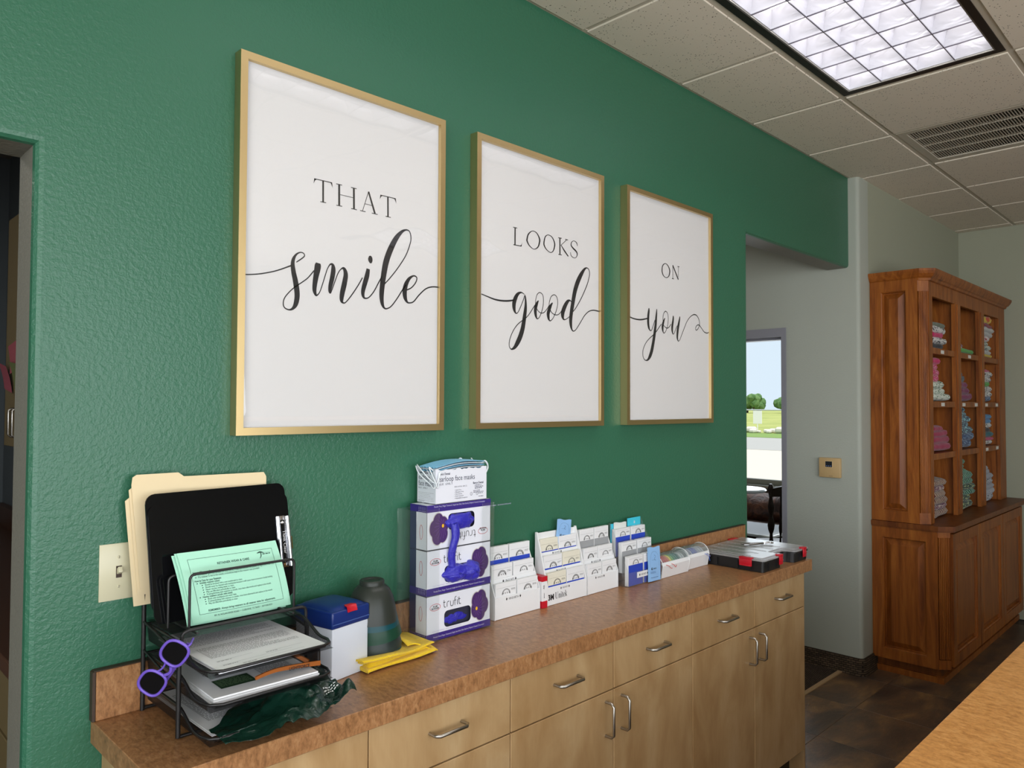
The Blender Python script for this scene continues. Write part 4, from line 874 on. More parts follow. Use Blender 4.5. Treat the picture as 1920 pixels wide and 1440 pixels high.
def shirt(key, x, y, z, lx, ly, lz, rz, label, rx=0.0):
    k = random.Random(label).randrange(5)
    while len(PRO) < 5: PRO.append(None)
    if PRO[k] is None:
        o = shirt_mesh(k+1).build('folded_shirt', P[key][0], None, smooth=60, origin=(0,0,0)); PRO[k] = o.data
    else:
        o = bpy.data.objects.new('folded_shirt', PRO[k]); C.objects.link(o)
    o.material_slots[0].link = 'OBJECT'; o.material_slots[0].material = P[key][0]
    o.location = (x, y, z); o.scale = (lx, ly, lz); o.rotation_euler = (rx, 0, rz)
    return tag(o, label, 'shirt', 'folded shirts in the bookcase')
STK = {  # column, shelf from the top: bottom to top (cloth, thickness, width, depth, shift)
 (0,0): [('black',.03,.26,.2,0),('zebra',.03,.28,.22,.0),('hot',.03,.22,.22,-.03),('zebra',.035,.30,.22,.01),('sage',.03,.30,.24,.02)],
 (0,1): [('leaf',.035,.38,.26,.02),('leaf',.035,.34,.26,0),('leaf',.035,.28,.24,-.02),('pinkdot',.035,.19,.22,-.08),('pinkdot',.035,.18,.22,-.08),('pinkdot',.035,.17,.2,-.08),('hot',.03,.17,.2,-.085)],
 (0,2): [('rose',.04,.42,.28,.02),('rose',.04,.44,.28,.03),('rose',.035,.34,.26,-.02),('rose',.03,.26,.24,-.06)],
 (0,3): [('maroon',.04,.40,.28,0),('lav',.035,.36,.27,-.01),('maroon',.04,.34,.26,-.02),('maroon',.035,.30,.25,-.03),('lav',.035,.28,.25,-.03),('maroon',.035,.27,.24,-.03)],
 (1,0): [('lime',.028,.42,.26,.03),('wine',.03,.2,.22,-.1)],
 (1,1): [('mag',.04,.36,.26,0),('mag',.04,.30,.26,-.03),('mag',.035,.24,.24,-.06),('slateb',.035,.16,.2,-.1),('slateb',.03,.13,.2,-.11)],
 (1,2): [('navy',.045,.34,.26,-.01),('navy',.04,.34,.26,0),('aqua',.04,.38,.26,.02),('aqua',.035,.30,.25,-.02),('aqua',.035,.26,.25,-.04),('aqua',.03,.24,.24,-.05),('aqua',.03,.2,.22,-.06)],
 (1,3): [('olive',.04,.36,.27,0),('olive',.04,.36,.27,0),('mint',.035,.40,.27,.02),('olive',.035,.38,.27,.01),('mint',.035,.36,.26,0),('mint',.04,.32,.26,-.01),('mint',.03,.18,.22,-.09),('mint',.03,.16,.2,-.1),('mint',.03,.13,.2,-.1)],
 (2,0): [('yel',.02,.3,.24,0),('print',.03,.32,.24,.02),('moss',.03,.28,.24,0),('moss',.03,.26,.24,0),('red',.035,.26,.24,-.02),('print',.03,.36,.26,.05),('print',.03,.34,.26,.04),('flag',.03,.40,.28,.07),('fire',.045,.30,.24,-.02)],
 (2,1): [('navy',.03,.32,.25,0),('zebra',.035,.34,.25,.02),('zebra',.035,.38,.26,.03),('lime',.03,.3,.25,-.04),('zebra',.035,.38,.26,.02),('zebra',.035,.32,.25,0),('pinkdot',.02,.28,.22,0)],
 (2,2): [('zebra',.03,.34,.25,.02),('hot',.02,.32,.24,.03),('teal',.035,.34,.25,.03),('black',.03,.26,.24,-.02),('zebra',.03,.24,.24,-.02),('blue',.03,.28,.24,-.01),('blue',.03,.28,.24,0)],
 (2,3): [('spotg',.04,.34,.26,0),('spotg',.035,.36,.26,.02),('grey',.035,.40,.26,.03),('spotg',.035,.36,.26,.03),('grey',.035,.34,.26,.02),('grey',.03,.26,.24,-.03),('grey',.03,.2,.22,-.06)],
}
ordn = ['lowest', 'second', 'third', 'fourth', 'fifth', 'sixth', 'seventh', 'eighth', 'ninth']
coln = ['near', 'middle', 'far']; rown = ['top shelf', 'second shelf', 'third shelf', 'ledge']
rs = random.Random(8)
for (ci, ri), lst in STK.items():
    z = (SH+[.863])[ri]; a, b_ = CB[ci]; n = len(lst); cx = a+.215
    for k, (key, th, lx, ly, sh) in enumerate(lst):
        pos = ordn[k] if k < n-1 else 'topmost'
        shirt(key, cx+sh+rs.uniform(-.006, .006), YU+.015+ly/2+rs.uniform(0, .02), z+.001, lx*1.15, ly, th*1.5, rs.uniform(-.07, .07), '%s shirt, %s in the %s column %s pile' % (P[key][1], pos, coln[ci], rown[ri]))
        z += th
# ------------------------------------------------------------------ desk organiser with its contents
RX0, RX1, RYB, RYF = .562, .830, -.024, -.213
org = thing('desk_organizer', 'black wire mesh desk organizer with three trays and upright file slots', 'organizer', ((RX0+RX1)/2, -.17, CT))
OO = org.location.copy()
def loc(m): m.v = [(v[0]-OO.x, v[1]-OO.y, v[2]-OO.z) for v in m.v]; return m
def bent(pts, r=.012, n=4):
    """polyline with rounded corners"""
    pts = [Vector(p) for p in pts]; out = [pts[0]]
    for i in range(1, len(pts)-1):
        a, b_, c = pts[i-1], pts[i], pts[i+1]; d1 = (a-b_); d2 = (c-b_); q = min(r, d1.length*.45, d2.length*.45)
        p, s_ = b_+d1.normalized()*q, b_+d2.normalized()*q
        for k in range(n+1):
            t = k/n; out.append(p*(1-t)**2+b_*2*t*(1-t)+s_*t*t)
    return out+[pts[-1]]
for x in (RX0, RX1):
    loc(MB().tube([(x, RYB, CT+.001), (x, RYB, 1.135)], .0048, 8)).build('upright', BLACK, org, smooth=60)
    loc(MB().tube(bent([(x, RYF, CT+.004), (x, RYF, 1.045)]), .0048, 8)).build('upright', BLACK, org, smooth=60)
    loc(MB().tube([(x, RYB, 1.068), (x, RYF-.004, 1.042)], .003, 6)).build('side_rail', BLACK, org)
    loc(MB().tube([(x, RYB, 1.010), (x, RYF, .98)], .0025, 6)).build('side_rail', BLACK, org)
loc(MB().tube(bent([(RX0, RYF, CT+.005), (RX1, RYF, CT+.005)]), .0035, 8).tube([(RX0, RYB, CT+.005), (RX1, RYB, CT+.005)], .0035, 8).tube([(RX0+.045, RYB, CT+.005), (RX0+.045, RYF, CT+.005)], .003, 8).tube([(RX1-.045, RYB, CT+.005), (RX1-.045, RYF, CT+.005)], .003, 8)).build('base_wire', BLACK, org, smooth=60)
loc(MB().tube([(RX0, RYB, 1.133), (RX1, RYB, 1.133)], .0035, 8)).build('rear_rail', BLACK, org)
def tray(z, k):
    x0, x1, yb, yf = .571, .821, -.028, -.335; hs = .036
    t = loc(MB().grid(lambda u, v: (x0+u*(x1-x0), yb+v*(yf-yb), z), 2, 2)).build('tray', WIRE, org)
    def side(v):   # rim height along the depth of the tray
        q = max(0, min(1, (v-.62)/.3)); s_ = q*q*(3-2*q); return hs*(1-s_)+.010*s_
    m = MB(); n = 24
    for x, o in ((x0, -.004), (x1, .004)):
        m.grid(lambda u, v: (x+o*v*(1-max(0, u-.85)/.15*.6), yb+u*(yf+.012-yb), z+v*side(u)), n, 2)
    m.grid(lambda u, v: (x0+u*(x1-x0), yb, z+v*hs), 2, 2)
    loc(m).build('tray_side', WIRE, t)
    top = [(x0-.004, yb+u*(yf+.03-yb), z+side(u)) for u in [i/n for i in range(n+1)]]
    fr = [(x0+.004, yf+.010, z+.010), (x0+.022, yf-.001, z+.010), (x1-.022, yf-.001, z+.010), (x1-.004, yf+.010, z+.010)]
    back = [(x1+.004, p[1], p[2]) for p in reversed(top)]
    loc(MB().tube(top+fr+back, .0030, 8, True)).build('tray_rim', BLACK, t, smooth=70)
    loc(MB().grid(lambda u, v: (x0+.012+u*(x1-x0-.024), yf+.002+.01*(1-v), z+.010*v), 2, 1)).build('tray_lip', WIRE, t)
    return t
TZ = (.907, .967, 1.027)
for k, z in enumerate(TZ): tray(z, k)
# upright file slots on top
sz = 1.070
s_ = loc(MB().grid(lambda u, v: (RX0+.006+u*(RX1-RX0-.012), RYB-.004+v*(RYF+.012-RYB), sz), 2, 2)).build('sorter_shelf', WIRE, org)
loc(MB().tube(bent([(RX0+.006, RYF+.006, 1.042), (RX0+.006, RYF+.004, 1.085), (RX1, RYF+.004, 1.085), (RX1, RYF+.006, 1.042)], .014), .0035, 8)).build('front_rail', BLACK, org, smooth=60)
for y, h, xa in ((-.163, 1.180, .600), (-.112, 1.172, .578), (-.062, 1.16, .578)):
    loc(MB().tube(bent([(xa, y, sz), (xa, y, h), (RX1-.004, y, h), (RX1-.004, y, sz)], .012), .0028, 8)).build('divider', BLACK, org, smooth=60)
loc(MB().tube([(xa+.02, RYB, sz), (xa+.02, RYF+.004, sz+.006)], .0028, 6).tube([(RX1-.03, RYB, sz), (RX1-.03, RYF+.004, sz+.006)], .0028, 6)).build('shelf_wire', BLACK, org)

# manila folders
MAN = mat('manila', S(226, 206, 166), .75); 
def folder(dx, y, dz, tab, label, back):
    z0, z1 = 1.137+dz, 1.363+dz; x0, x1 = .532+dx, .826+dx; r = .008
    ts = x0+.006; te = x0+.094
    poly = [(x0+.018, z0), (x1-.0, z0), (x1, z1-.012), (x1-.006, z1-.002)]
    poly += [(te+.012, z1), (te, z1+.009), (ts+.004, z1+.009), (ts-.004, z1+.004), (x0, z1-.012)] if tab else [(x0+.012, z1), (x0, z1-.01)]
    lean = 0.02*back
    m = MB().prism(poly, 0, .0008, 'y'); m.v = [(v[0]+(z1-v[2])*.02*(back), y+v[1]+(v[2]-z0)*.03, v[2]) for v in m.v]
    return tag(m.build('file_folder', MAN), label, 'folder', 'manila folders in the desk organizer')
folder(0, -.0345, 0, True, 'manila file folder with tab, frontmost, standing behind the black clipboards', 0)
folder(-.004, -.0315, -.012, False, 'manila file folder whose edge shows just behind the tabbed one', 0)
folder(-.010, -.0290, -.034, False, 'manila file folder leaning lowest, hindmost against the green wall', 0)

# clipboards
GLOSSB = mat('black_acrylic', S(14, 14, 16), .06)
def clipboard(dx, dy, dz, label, clip):
    x0, x1, z0, z1 = .552+dx, .874+dx, 1.078+dz, 1.316+dz
    c = thing('clipboard', label, 'clipboard', ((x0+x1)/2, -.096+dy, z0), 0, 'black clipboards in the desk organizer')
    c.rotation_euler = (-.17, .0, .09)
    W, H = (x1-x0)/2, z1-z0; r = .02; poly = []
    for cx, cz, a0 in ((W-r, H-r, 0), (-W+r, H-r, 90), (-W+r, r, 180), (W-r, r, 270)):
        for k in range(6): a = math.radians(a0+k*18); poly.append((cx+r*math.cos(a), cz+r*math.sin(a)))
    MB().prism(poly, -.0015, .0015, 'y').build('board', GLOSSB, c)
    if clip:
        k = MB().rbox(W-.034, -.006, .066, W-.012, -.0015, .184, .002); base = k.build('clip', CHROME, c, smooth=40)
        MB().tube([(W-.009, -.009, .068), (W-.009, -.009, .182)], .0055, 12).build('clip_roll', CHROME, base, smooth=60)
        MB().grid(lambda u, v: (W-.036+.010*u, -.0062-.004*math.sin(u*3.1), .068+v*.115), 6, 2, .0008).build('clip_jaw', CHROME, base, smooth=60)
        MB().box(W-.026, -.0068, .076, W-.016, -.0061, .174).build('clip_plate', mat('dark_steel', S(60, 60, 62), .25, 1), base)
        for z in (.082, .168):
            q = MB().lathe([(0, .002), (.003, .0015), (.0042, 0)], 12); q.v = [(W-.021+v[0], -.0068-v[2], z+v[1]) for v in q.v]; q.build('rivet', CHROME, base, smooth=60)
        MB().text('Think Clear', plane((W-.0228, -.0072, .150), (0, 0, -1), (1, 0, 0)), 0, 0, .011).build('lettering', mat('light_ink', S(220, 220, 220), .5), base, fixn=False)
        MB().rbox(W-.004, -.006, .105, W+.003, .004, .135, .002).build('thumb_tab', mat('brass', S(150, 120, 60), .3, 1), base)
    return c
clipboard(-.003, .008, .021, 'black clipboard standing just behind the one with the chrome clip', False)
clipboard(0, 0, 0, 'glossy black clipboard with chrome clip at its right edge', True)

# green care leaflets
MINT = mat('mint_paper', S(166, 220, 194), .8)
def leaflet(dy, dx, dz, label, printed):
    x0, z0 = .612+dx, 1.078+dz; W, H = .214, .138
    t = thing('leaflet', label, 'leaflet', (x0, -.150+dy, z0), 0, 'mint green leaflets in the desk organizer')
    def P(u, v):  # the sheets lean back and sag a little
        return Vector((-.020*v-.0+u*W+.0, .030*v*v+.006*v-.004*math.sin(math.pi*u), v*H))
    MB().grid(P, 10, 10, -.0006).build('sheet', MINT, t, smooth=60)
    if printed:
        pl = lambda x, y: P(x/W, y/H)+Vector((0, -.0012, 0))
        m = MB(); b_ = .016
        for a, c in (((b_, b_), (W-b_, b_)), ((W-b_, b_), (W-b_, H-.014)), ((W-b_, H-.014), (b_, H-.014)), ((b_, H-.014), (b_, b_))):
            m.stroke([(a[0]+(c[0]-a[0])*k/8, a[1]+(c[1]-a[1])*k/8, .0006) for k in range(9)], pl)
        m.text('RETAINER WEAR & CARE', pl, W/2, H-.030, .0062, 'CENTER', 1, .015)
        m.stroke([(W-.052, H-.020, .001), (W-.044, H-.0185, .003), (W-.036, H-.021, .001)], pl, 1); m.stroke([(W-.043, H-.019, .002), (W-.044, H-.026, .002), (W-.048, H-.031, .001)], pl, 1)
        m.greek(pl, W-.040, W-.022, H-.024, .004, 1, 5); m.stroke([(W-.040, H-.0205, .0003), (W-.020, H-.0205, .0003)], pl)
        y = H-.042; f = .0052
        L = [(0, 'How to Wear your Retainers', .02), (1, 'If a retainer gets lost, broken, or does not fit, Treatment involves the patient to night-time wear only.', 0), (1, 'If a retainer is not in the mouth, it should be kept in the retainer case provided.', 0), (-1, '', 0), (0, 'How to Care for your Retainers', .02), (1, 'Invisible retainers (clear)', .012), (2, 'Should be brushed with a wet toothbrush to clean.', 0), (2, 'Should never be cleaned with toothpaste because it will cause them to become cloudy looking', 0), (2, 'Never use hot, boiling water to clean.', 0), (2, 'May use Efferdent periodically to clean.', 0), (2, 'If eating/drinking with retainers in mouth, rinse them afterwards and replace in the mouth.', 0), (1, 'Hawley retainers (acrylic with metal)', .012), (2, 'Brush with toothpaste and water daily.', 0), (2, 'If eating/drinking with retainers in mouth, rinse them afterwards and replace in the mouth.', 0), (2, 'May use Efferdent periodically to clean.', 0)]
        for lev, s_, bd in L:
            if lev >= 0:
                x = .019+.009*lev
                if lev: m.stroke([(x-.006, y+.0014, .0016), (x-.004, y+.0014, .0016)], pl)
                m.text(s_, pl, x, y, f if lev < 2 else f*.94, 'LEFT', .78, bd)
            y -= .0046 if lev >= 0 else .0025
        m.text('REMEMBER: Always bring retainers to all retainer visits for adjustments.', pl, W/2, .0195, .0058, 'CENTER', .86, .012)
        m.text('891 N. NOLAN RIVER ROAD  \u2022  CLEBURNE, TX 76033  \u2022  817-558-0323', pl, W/2, .008, .0048, 'CENTER', .86)
        m.build('lettering', mat('green_ink', S(40, 70, 58), .8), t, fixn=False)
leaflet(.0075, -.008, -.005, 'mint green leaflet hindmost of the three, its edge showing at the left', False)
leaflet(.0035, -.004, -.001, 'mint green leaflet in the middle of the three standing sheets', False)
leaflet(0, 0, 0, 'mint green printed leaflet about retainer wear, frontmost behind the wire', True)

# papers in the trays
def sheets(name, x0, x1, y0, y1, z, th, rz, label, n=1):
    t = thing(name, label, 'paper', ((x0+x1)/2, (y0+y1)/2, z), rz); a, b_ = (x1-x0)/2, (y1-y0)/2
    for k in range(n):
        MB().rbox(-a+.0015*(k % 2), -b_-.002*(k % 3), th*k/n, a-.001*(k % 2), b_, th*(k+.86)/n, .0003, 1).build('sheet', PAPER, t)
    return t, plane((-a, -b_, th+.0002), (1, 0, 0), (0, 1, 0)), 2*a, 2*b_
t, pl, w, h = sheets('form_stack', .586, .808, -.327, -.045, TZ[2]+.003, .006, .02, 'stack of printed white forms in the top mesh tray', 3)
m = MB(); m.text('INFORMED CONSENT AND AGREEMENT', pl, w/2, h-.03, .005, 'CENTER'); m.greek(pl, .018, w-.018, h-.040, .0052, 16, 7, .34); m.greek(pl, .018, w-.018, h-.140, .0052, 14, 9, .34)
for i, (a, b_) in enumerate(((.018, .09), (.11, .19), (.018, .16), (.05, .18))):
    y = .052-.013*i; m.add([pl(a, y), pl(b_, y), pl(b_, y+.0006), pl(a, y+.0006)], [(0,1,2,3)]); m.greek(pl, a, a+.028, y-.005, .0045, 1, 20+i, .5)
m.build('lettering', GREY_INK, t, fixn=False)
t, pl, w, h = sheets('brochure_stack', .588, .800, -.318, -.04, TZ[1]+.003, .014, -.03, 'stack of white brochures with a dark green block in the middle tray', 4)
MB().add([pl(.03, .035), pl(.10, .035), pl(.10, .085), pl(.03, .085)], [(0,1,2,3)]).build('printed_block', mat('print_green', S(30, 62, 34), .6), t, fixn=False)
m = MB(); m.greek(plane((-w/2, -h/2, .0144), (1,0,0), (0,1,0)), .034, .095, .078, .0055, 7, 3, .4); m.build('block_text', mat('pale_green_ink', S(120, 150, 110), .7), t, fixn=False)
m = MB(); m.greek(pl, .12, .19, .10, .0055, 10, 5, .45); m.greek(pl, .03, .19, .2, .0055, 14, 6, .45); m.stroke([(.05+.02*math.cos(a*.4), .125+.012*math.sin(a*.4), .0012) for a in range(16)], pl, 2); m.build('lettering', GREY_INK, t, fixn=False)
t, pl, w, h = sheets('letter_stack', .586, .800, -.30, -.03, TZ[0]+.003, .005, .02, 'printed white letters lying in the bottom mesh tray', 2)
m = MB(); m.greek(pl, .02, w-.03, .23, .0058, 30, 12, .45); m.build('lettering', GREY_INK, t, fixn=False)

# crumpled dark green plastic bag hanging out of the bottom tray
def bagm():
    t = NT('green_plastic_film'); t.set(S(14, 44, 34), .24, 0, .6); t.bump(t.noise(38, 4, .6, None, 1.5), .5, .006); return t.m
def bagf(u, v):
    x = .588+.262*u; fold = noise.noise(Vector((u*5, v*4, 1.7)))*.022+abs(noise.noise(Vector((u*11, v*7, 4))))*.016
    y0_ = -.215-.075*(1-min(1, u/.38)); y = y0_-(.36+y0_)*v-.03*math.sin(u*2.6)*v+.012*noise.noise(Vector((u*6, v*6, 9)))
    hump = .045*math.exp(-((u-.62)/.22)**2)*(1-abs(v-.45)*1.1)+.03*math.exp(-((u-.98)/.1)**2)
    z = .919+hump+fold*(.25+.75*min(1, max(0, u-.22)*2.4))-.022*max(0, v-.72)*(1 if u < .8 else .3)
    return (x, y, max(z, .9165 if v < .8 else .896))
o = MB().grid(bagf, 64, 40, .0007).build('plastic_bag', bagm(), smooth=50); tag(o, 'crumpled dark green plastic bag spilling from the bottom tray', 'bag')
m = MB(); q2 = lambda x, y: Vector(bagf(.86+x*3.4, .62-y*5))+Vector((-.001, -.0022, .0022))-Vector(o.location)
m.greek(q2, 0, .03, .004, .005, 3, 8, .5); m.build('printed_text', mat('light_ink', S(220, 220, 220), .5), o, fixn=False)

# sunglasses: purple pair hooked on the organizer, wooden pair in the middle tray
LENS = mat('dark_lens', S(14, 14, 16), .05, 0, .6); PURP = mat('purple_plastic', S(112, 86, 190), .35)
def lens_outline(s=1.0, n=28):
    out = []
    for k in range(n):
        a = 2*math.pi*k/n; c, si = math.cos(a), math.sin(a)
        out.append((s*.0265*math.copysign(abs(c)**.72, c)*(1+.08*si), s*.0225*math.copysign(abs(si)**.78, si)))
    return out
def sunglasses(name, label, FR, loc_, M, temples=True, wood=False):
    t = thing(name, label, 'sunglasses', loc_); t.matrix_world = Matrix.Translation(loc_) @ M
    for s in (-1, 1):
        oc = [(s*.0335+s*x, 0, z) for x, z in lens_outline()]
        MB().tube(oc, .0030, 8, True, .8).build('rim', FR, t, smooth=70)
        MB().add([(s*.0335+s*x, -.0006+.0006, z) for x, z in lens_outline(.96)], [tuple(range(28))]).build('lens', LENS, t)
        MB().tube(catmull([(s*.061, 0, .012), (s*.067, .006, .014), (s*.069, .02, .014), (s*.068, .09, .012), (s*.066, .115, .004), (s*.065, .14, -.018)], 4), [.0045]*3+[.0038]*14+[.0032]*4 if False else .0036, 8, False, .5).build('temple', FR, t, smooth=70)
    MB().tube(catmull([(-.0085, 0, .010), (-.004, 0, .0135), (.004, 0, .0135), (.0085, 0, .010)], 4), .0032, 8).build('bridge', FR, t, smooth=70)
    return t
# local x runs along the glasses from the upper to the lower lens
A = Vector((.5405, -.246, 1.060)); B_ = Vector((.5195, -.196, .998)); ex = (B_-A).normalized(); nv = (EYE-A); nv = (nv-ex*nv.dot(ex)).normalized(); ey = -nv; ez = ex.cross(ey)
M = Matrix((ex, ey, ez)).transposed().to_4x4()
def purple():
    c = (A+B_)/2
    t = thing('sunglasses', 'purple-framed dark sunglasses hooked on the side of the organizer', 'sunglasses', c); t.rotation_euler = M.to_euler()
    h = (B_-A).length/2
    for s in (-1, 1):
        oc = [(s*h+s*x, 0, z) for x, z in lens_outline(1.02)]
        MB().tube(oc, .0028, 8, True).build('rim', PURP, t, smooth=70)
        MB().add([(s*h+s*x, .0004, z) for x, z in lens_outline(.98)], [tuple(range(28))]).build('lens', LENS, t)
    MB().tube(catmull([(-.012, 0, .010), (-.004, 0, .0145), (.004, 0, .0145), (.012, 0, .010)], 4), .0030, 8).tube(catmull([(-.013, .001, -.004), (-.006, .002, -.001), (.006, .002, -.001), (.013, .001, -.004)], 4), .0018, 8).build('bridge', PURP, t, smooth=70)
    for pts in ([(-h-.024, .001, .012), (-h-.029, .007, .014), (-h-.027, .016, .013), (-h-.025, .026, .012)], [(h+.024, .001, .013), (h+.028, .007, .016), (h+.015, .012, .019), (-h*.2, .014, .017), (-h-.02, .016, .010)]):
        MB().tube(catmull(pts, 5), .0033, 8, False, .6).build('temple', PURP, t, smooth=70)
purple()
WOODG = mat('orange_wood', S(158, 88, 34), .45, nbump=(60, .2))
w = thing('wooden_sunglasses', 'wooden-armed sunglasses lying in the middle tray', 'sunglasses', (.745, -.29, TZ[1]+.012))
def arm(p0, p1, up, th):
    p0, p1 = Vector(p0), Vector(p1); m = MB(); n = 14; vs = []; e = (p1-p0).normalized(); nrm = e.cross(Vector((0,0,1))).normalized()
    for k in range(n+1):
        u = k/n; c = p0.lerp(p1, u); drop = -.007*max(0, 1-u/.34)**1.6+.002*math.sin(u*3.1); hgt = .0095*(.62+.38*u)
        for dz in (-.5, .5):
            for dn in (-th, th): vs.append(c+Vector((0,0,drop+dz*hgt))+nrm*dn)
    fs = []
    for k in range(n):
        a = 4*k; b_ = a+4; fs += [(a, a+1, b_+1, b_), (a+2, b_+2, b_+3, a+3), (a, b_, b_+2, a+2), (a+1, a+3, b_+3, b_+1)]
    fs += [(0, 2, 3, 1), (4*n, 4*n+1, 4*n+3, 4*n+2)]; return m.add(vs, fs)
a1 = arm((-.082, -.030, .030), (.066, -.010, .012), 1, .002).build('temple', WOODG, w)
MB().text('LIGHTFORCE', plane((-.010, -.0232, .0180), (.984, .133, -.120), (.12, 0, .99)), 0, 0, .0088, 'LEFT', .95, .02).build('lettering', INK, a1, fixn=False)
arm((.015, .07, .036), (.055, .014, .010), 1, .002).build('temple', WOODG, w)
MB().rbox(.060, -.012, .004, .066, .03, .042, .0015).build('front_frame', mat('black_frame', S(26, 22, 20), .35), w)
for y in (-.002, .02): MB().box(.0665, y-.007, .01, .0675, y+.007, .036).build('lens', LENS, w)

# ------------------------------------------------------------------ blue-lidded white box
bb = thing('storage_box', 'white plastic box with dark blue lid and red latch beside the organizer', 'box', (.966, -.092, CT), .19)
MB().rbox(-.057, -.063, 0, .057, .063, .124, .004).build('body', mat('box_white', S(214, 220, 230), .4), bb, smooth=40)
BLUE = mat('navy_lid', S(22, 46, 112), .28, nbump=(60, .05))
lid = MB().rbox(-.0595, -.0655, .1185, .0595, .0655, .158, .005, 3)
lid.grid(lambda u, v: (-.0545+.109*u, -.0605+.121*v, .1575+.0105*(1-(2*u-1)**4)**.6*(1-(2*v-1)**4)**.6), 16, 16)
lo = lid.build('lid', BLUE, bb, smooth=35)
MB().rbox(-.058, -.0665, .1285, .058, -.064, .1305, .0006).build('lid_rib', mat('lid_line', S(70, 96, 156), .3), lo)
def latchf(u, v): 
    r = .012*math.sin(math.pi*u)**.6; return (-.013+.028*u, -.0675+(.018*v-.002)*1.0, .152+.0145*min(1, v*2.4)-.002*(1-v)+.001*math.sin(3.1*u))
MB().grid(lambda u, v: (-.014+.030*u, -.0672+.024*v*(math.sin(math.pi*min(max(u, .04), .96))**.45), .150+.013*min(1, v*3)), 14, 8, -.0016).build('latch', RED, lo, smooth=50)

# ------------------------------------------------------------------ mixing bowls on a yellow cloth
def bowl(c, tilt, mt, sc, label, z0, hz):
    prof = [(.0, .098), (.020, .098), (.023, .101), (.029, .1015), (.0312, .099), (.0312, .089), (.036, .086), (.045, .077), (.053, .060), (.0592, .036), (.0632, .012), (.0650, .0), (.0625, .0), (.0605, .012), (.0565, .036), (.050, .058), (.040, .076), (.0, .085)]
    o = MB().lathe([(r*sc, z*sc) for r, z in prof], 40).build('mixing_bowl', mt, None, smooth=45, origin=(0,0,0))
    o.location = (c[0], c[1], z0); o.rotation_euler = tilt; o.scale = (1, 1, hz); return tag(o, label, 'bowl', 'stack of upturned mixing bowls')
CH = mat('charcoal_rubber', S(46, 50, 45), .36, 0, .3); TL = mat('teal_rubber', S(16, 70, 78), .36, 0, .3); DG = mat('green_rubber', S(22, 62, 45), .36, 0, .3); CH2 = mat('slate_rubber', S(42, 52, 50), .36, 0, .3)
bowl((1.094, -.084), (.02, .0, 0), TL, 1.06, 'teal mixing bowl at the bottom of the upturned stack', .8985, .68)
bowl((1.089, -.090), (.05, -.11, 0), CH2, 1.05, 'slate grey mixing bowl, second from the bottom of the upturned stack', .917, .75)
bowl((1.085, -.096), (.05, -.13, 0), DG, 1.03, 'dark green mixing bowl in the middle of the upturned stack', .946, .80)
bowl((1.079, -.097), (.02, -.05, 0), TL, .985, 'teal mixing bowl whose rim shows under the top bowl', .972, .90)
bowl((1.075, -.097), (.0, .0, 0), CH, .985, 'charcoal mixing bowl on top of the upturned stack', .984, 1.0)
def towelm():
    t = NT('yellow_microfibre'); t.set(t.mix(t.noise(120, 3), S(252, 218, 24), S(234, 190, 8)), .95, 0, .1, sheen=.3); t.bump(t.noise(420, 2), .8, .004); return t.m
m = MB()
path = catmull([(-.020, .0035), (-.09, .0032), (-.150, .0035), (-.158, .0065), (-.150, .0100), (-.09, .0105), (-.03, .0108), (-.024, .0140), (-.03, .0172), (-.08, .0175), (-.125, .0180), (-.150, .0210), (-.157, .0265), (-.148, .0300), (-.125, .0270), (-.095, .0215), (-.05, .0205)], 5)
def cloth(u, v):
    k = v*(len(path)-1); i = int(min(k, len(path)-2)); f = k-i; y = path[i][0]*(1-f)+path[i+1][0]*f; z = path[i][1]*(1-f)+path[i+1][1]*f
    up = max(0, (v-.5)*2); lay = max(0, z-.012)
    x = 1.008+.214*u+.012*up*math.sin(6*v)+(.010*(u-.5) if v > .5 else 0)
    zz = z*(1-.25*u*up)+lay*(.12*math.sin(u*5.2+1.0)+.10*math.sin(u*11+v*4)-.2)+.0012*math.sin(u*9+v*9)*up
    return (x, y-.026+.016*u+.004*math.sin(u*6+v*3), CT+max(.0042, zz*1.25))
m.grid(cloth, 46, len(path)-1, .0042)
m.grid(lambda u, v: (1.150+.082*u, -.165+.135*v+.02*(1-u), CT+.026+.013*math.sin(math.pi*v*.9+.3)*(1-u*.7)+.004*math.sin(u*6+v*5)-.020*u*u), 18, 20, .0028)
m.grid(lambda u, v: (1.012+.205*u, -.176+.02*u+.125*v, CT+.004+.017*min(1, 14*min(u, 1-u), 14*min(v, 1-v))**.6+.002*math.sin(u*8+v*5)), 26, 18, .003)
o = m.build('yellow_cloth', towelm(), smooth=60); tag(o, 'folded yellow microfibre cloth under the bowls', 'cloth')

# ------------------------------------------------------------------ glove boxes in a clear holder
ACH = clear('holder_acrylic', (.975, .985, .982, 1), .03, 1.45, .012)
t = thing('glove_holder', 'clear acrylic holder around three stacked glove boxes', 'holder', (1.348, -.06, CT)); ox, oy, oz = t.location
HX0, HX1, HY0, HY1, HZ = 1.205, 1.487, -.1055, -.0205, 1.240
def pan(name, a, b_): MB().rbox(a[0]-ox, a[1]-oy, a[2]-oz, b_[0]-ox, b_[1]-oy, b_[2]-oz, .0006, 1).build(name, ACH, t)
pan('side_panel', (HX0, HY0, CT+.001), (HX0+.003, HY1, HZ)); pan('side_panel', (HX1-.003, HY0, CT+.001), (HX1, HY1, HZ)); pan('back_panel', (HX0+.003, HY1-.003, CT+.001), (HX1-.003, HY1, HZ))
pan('front_flange', (HX0+.003, HY0, CT+.001), (1.285, HY0+.003, HZ)); pan('front_flange', (1.440, HY0, CT+.001), (HX1-.003, HY0+.003, HZ)); pan('floor_panel', (HX0+.003, HY0+.003, CT+.001), (HX1-.003, HY1-.003, CT+.003))
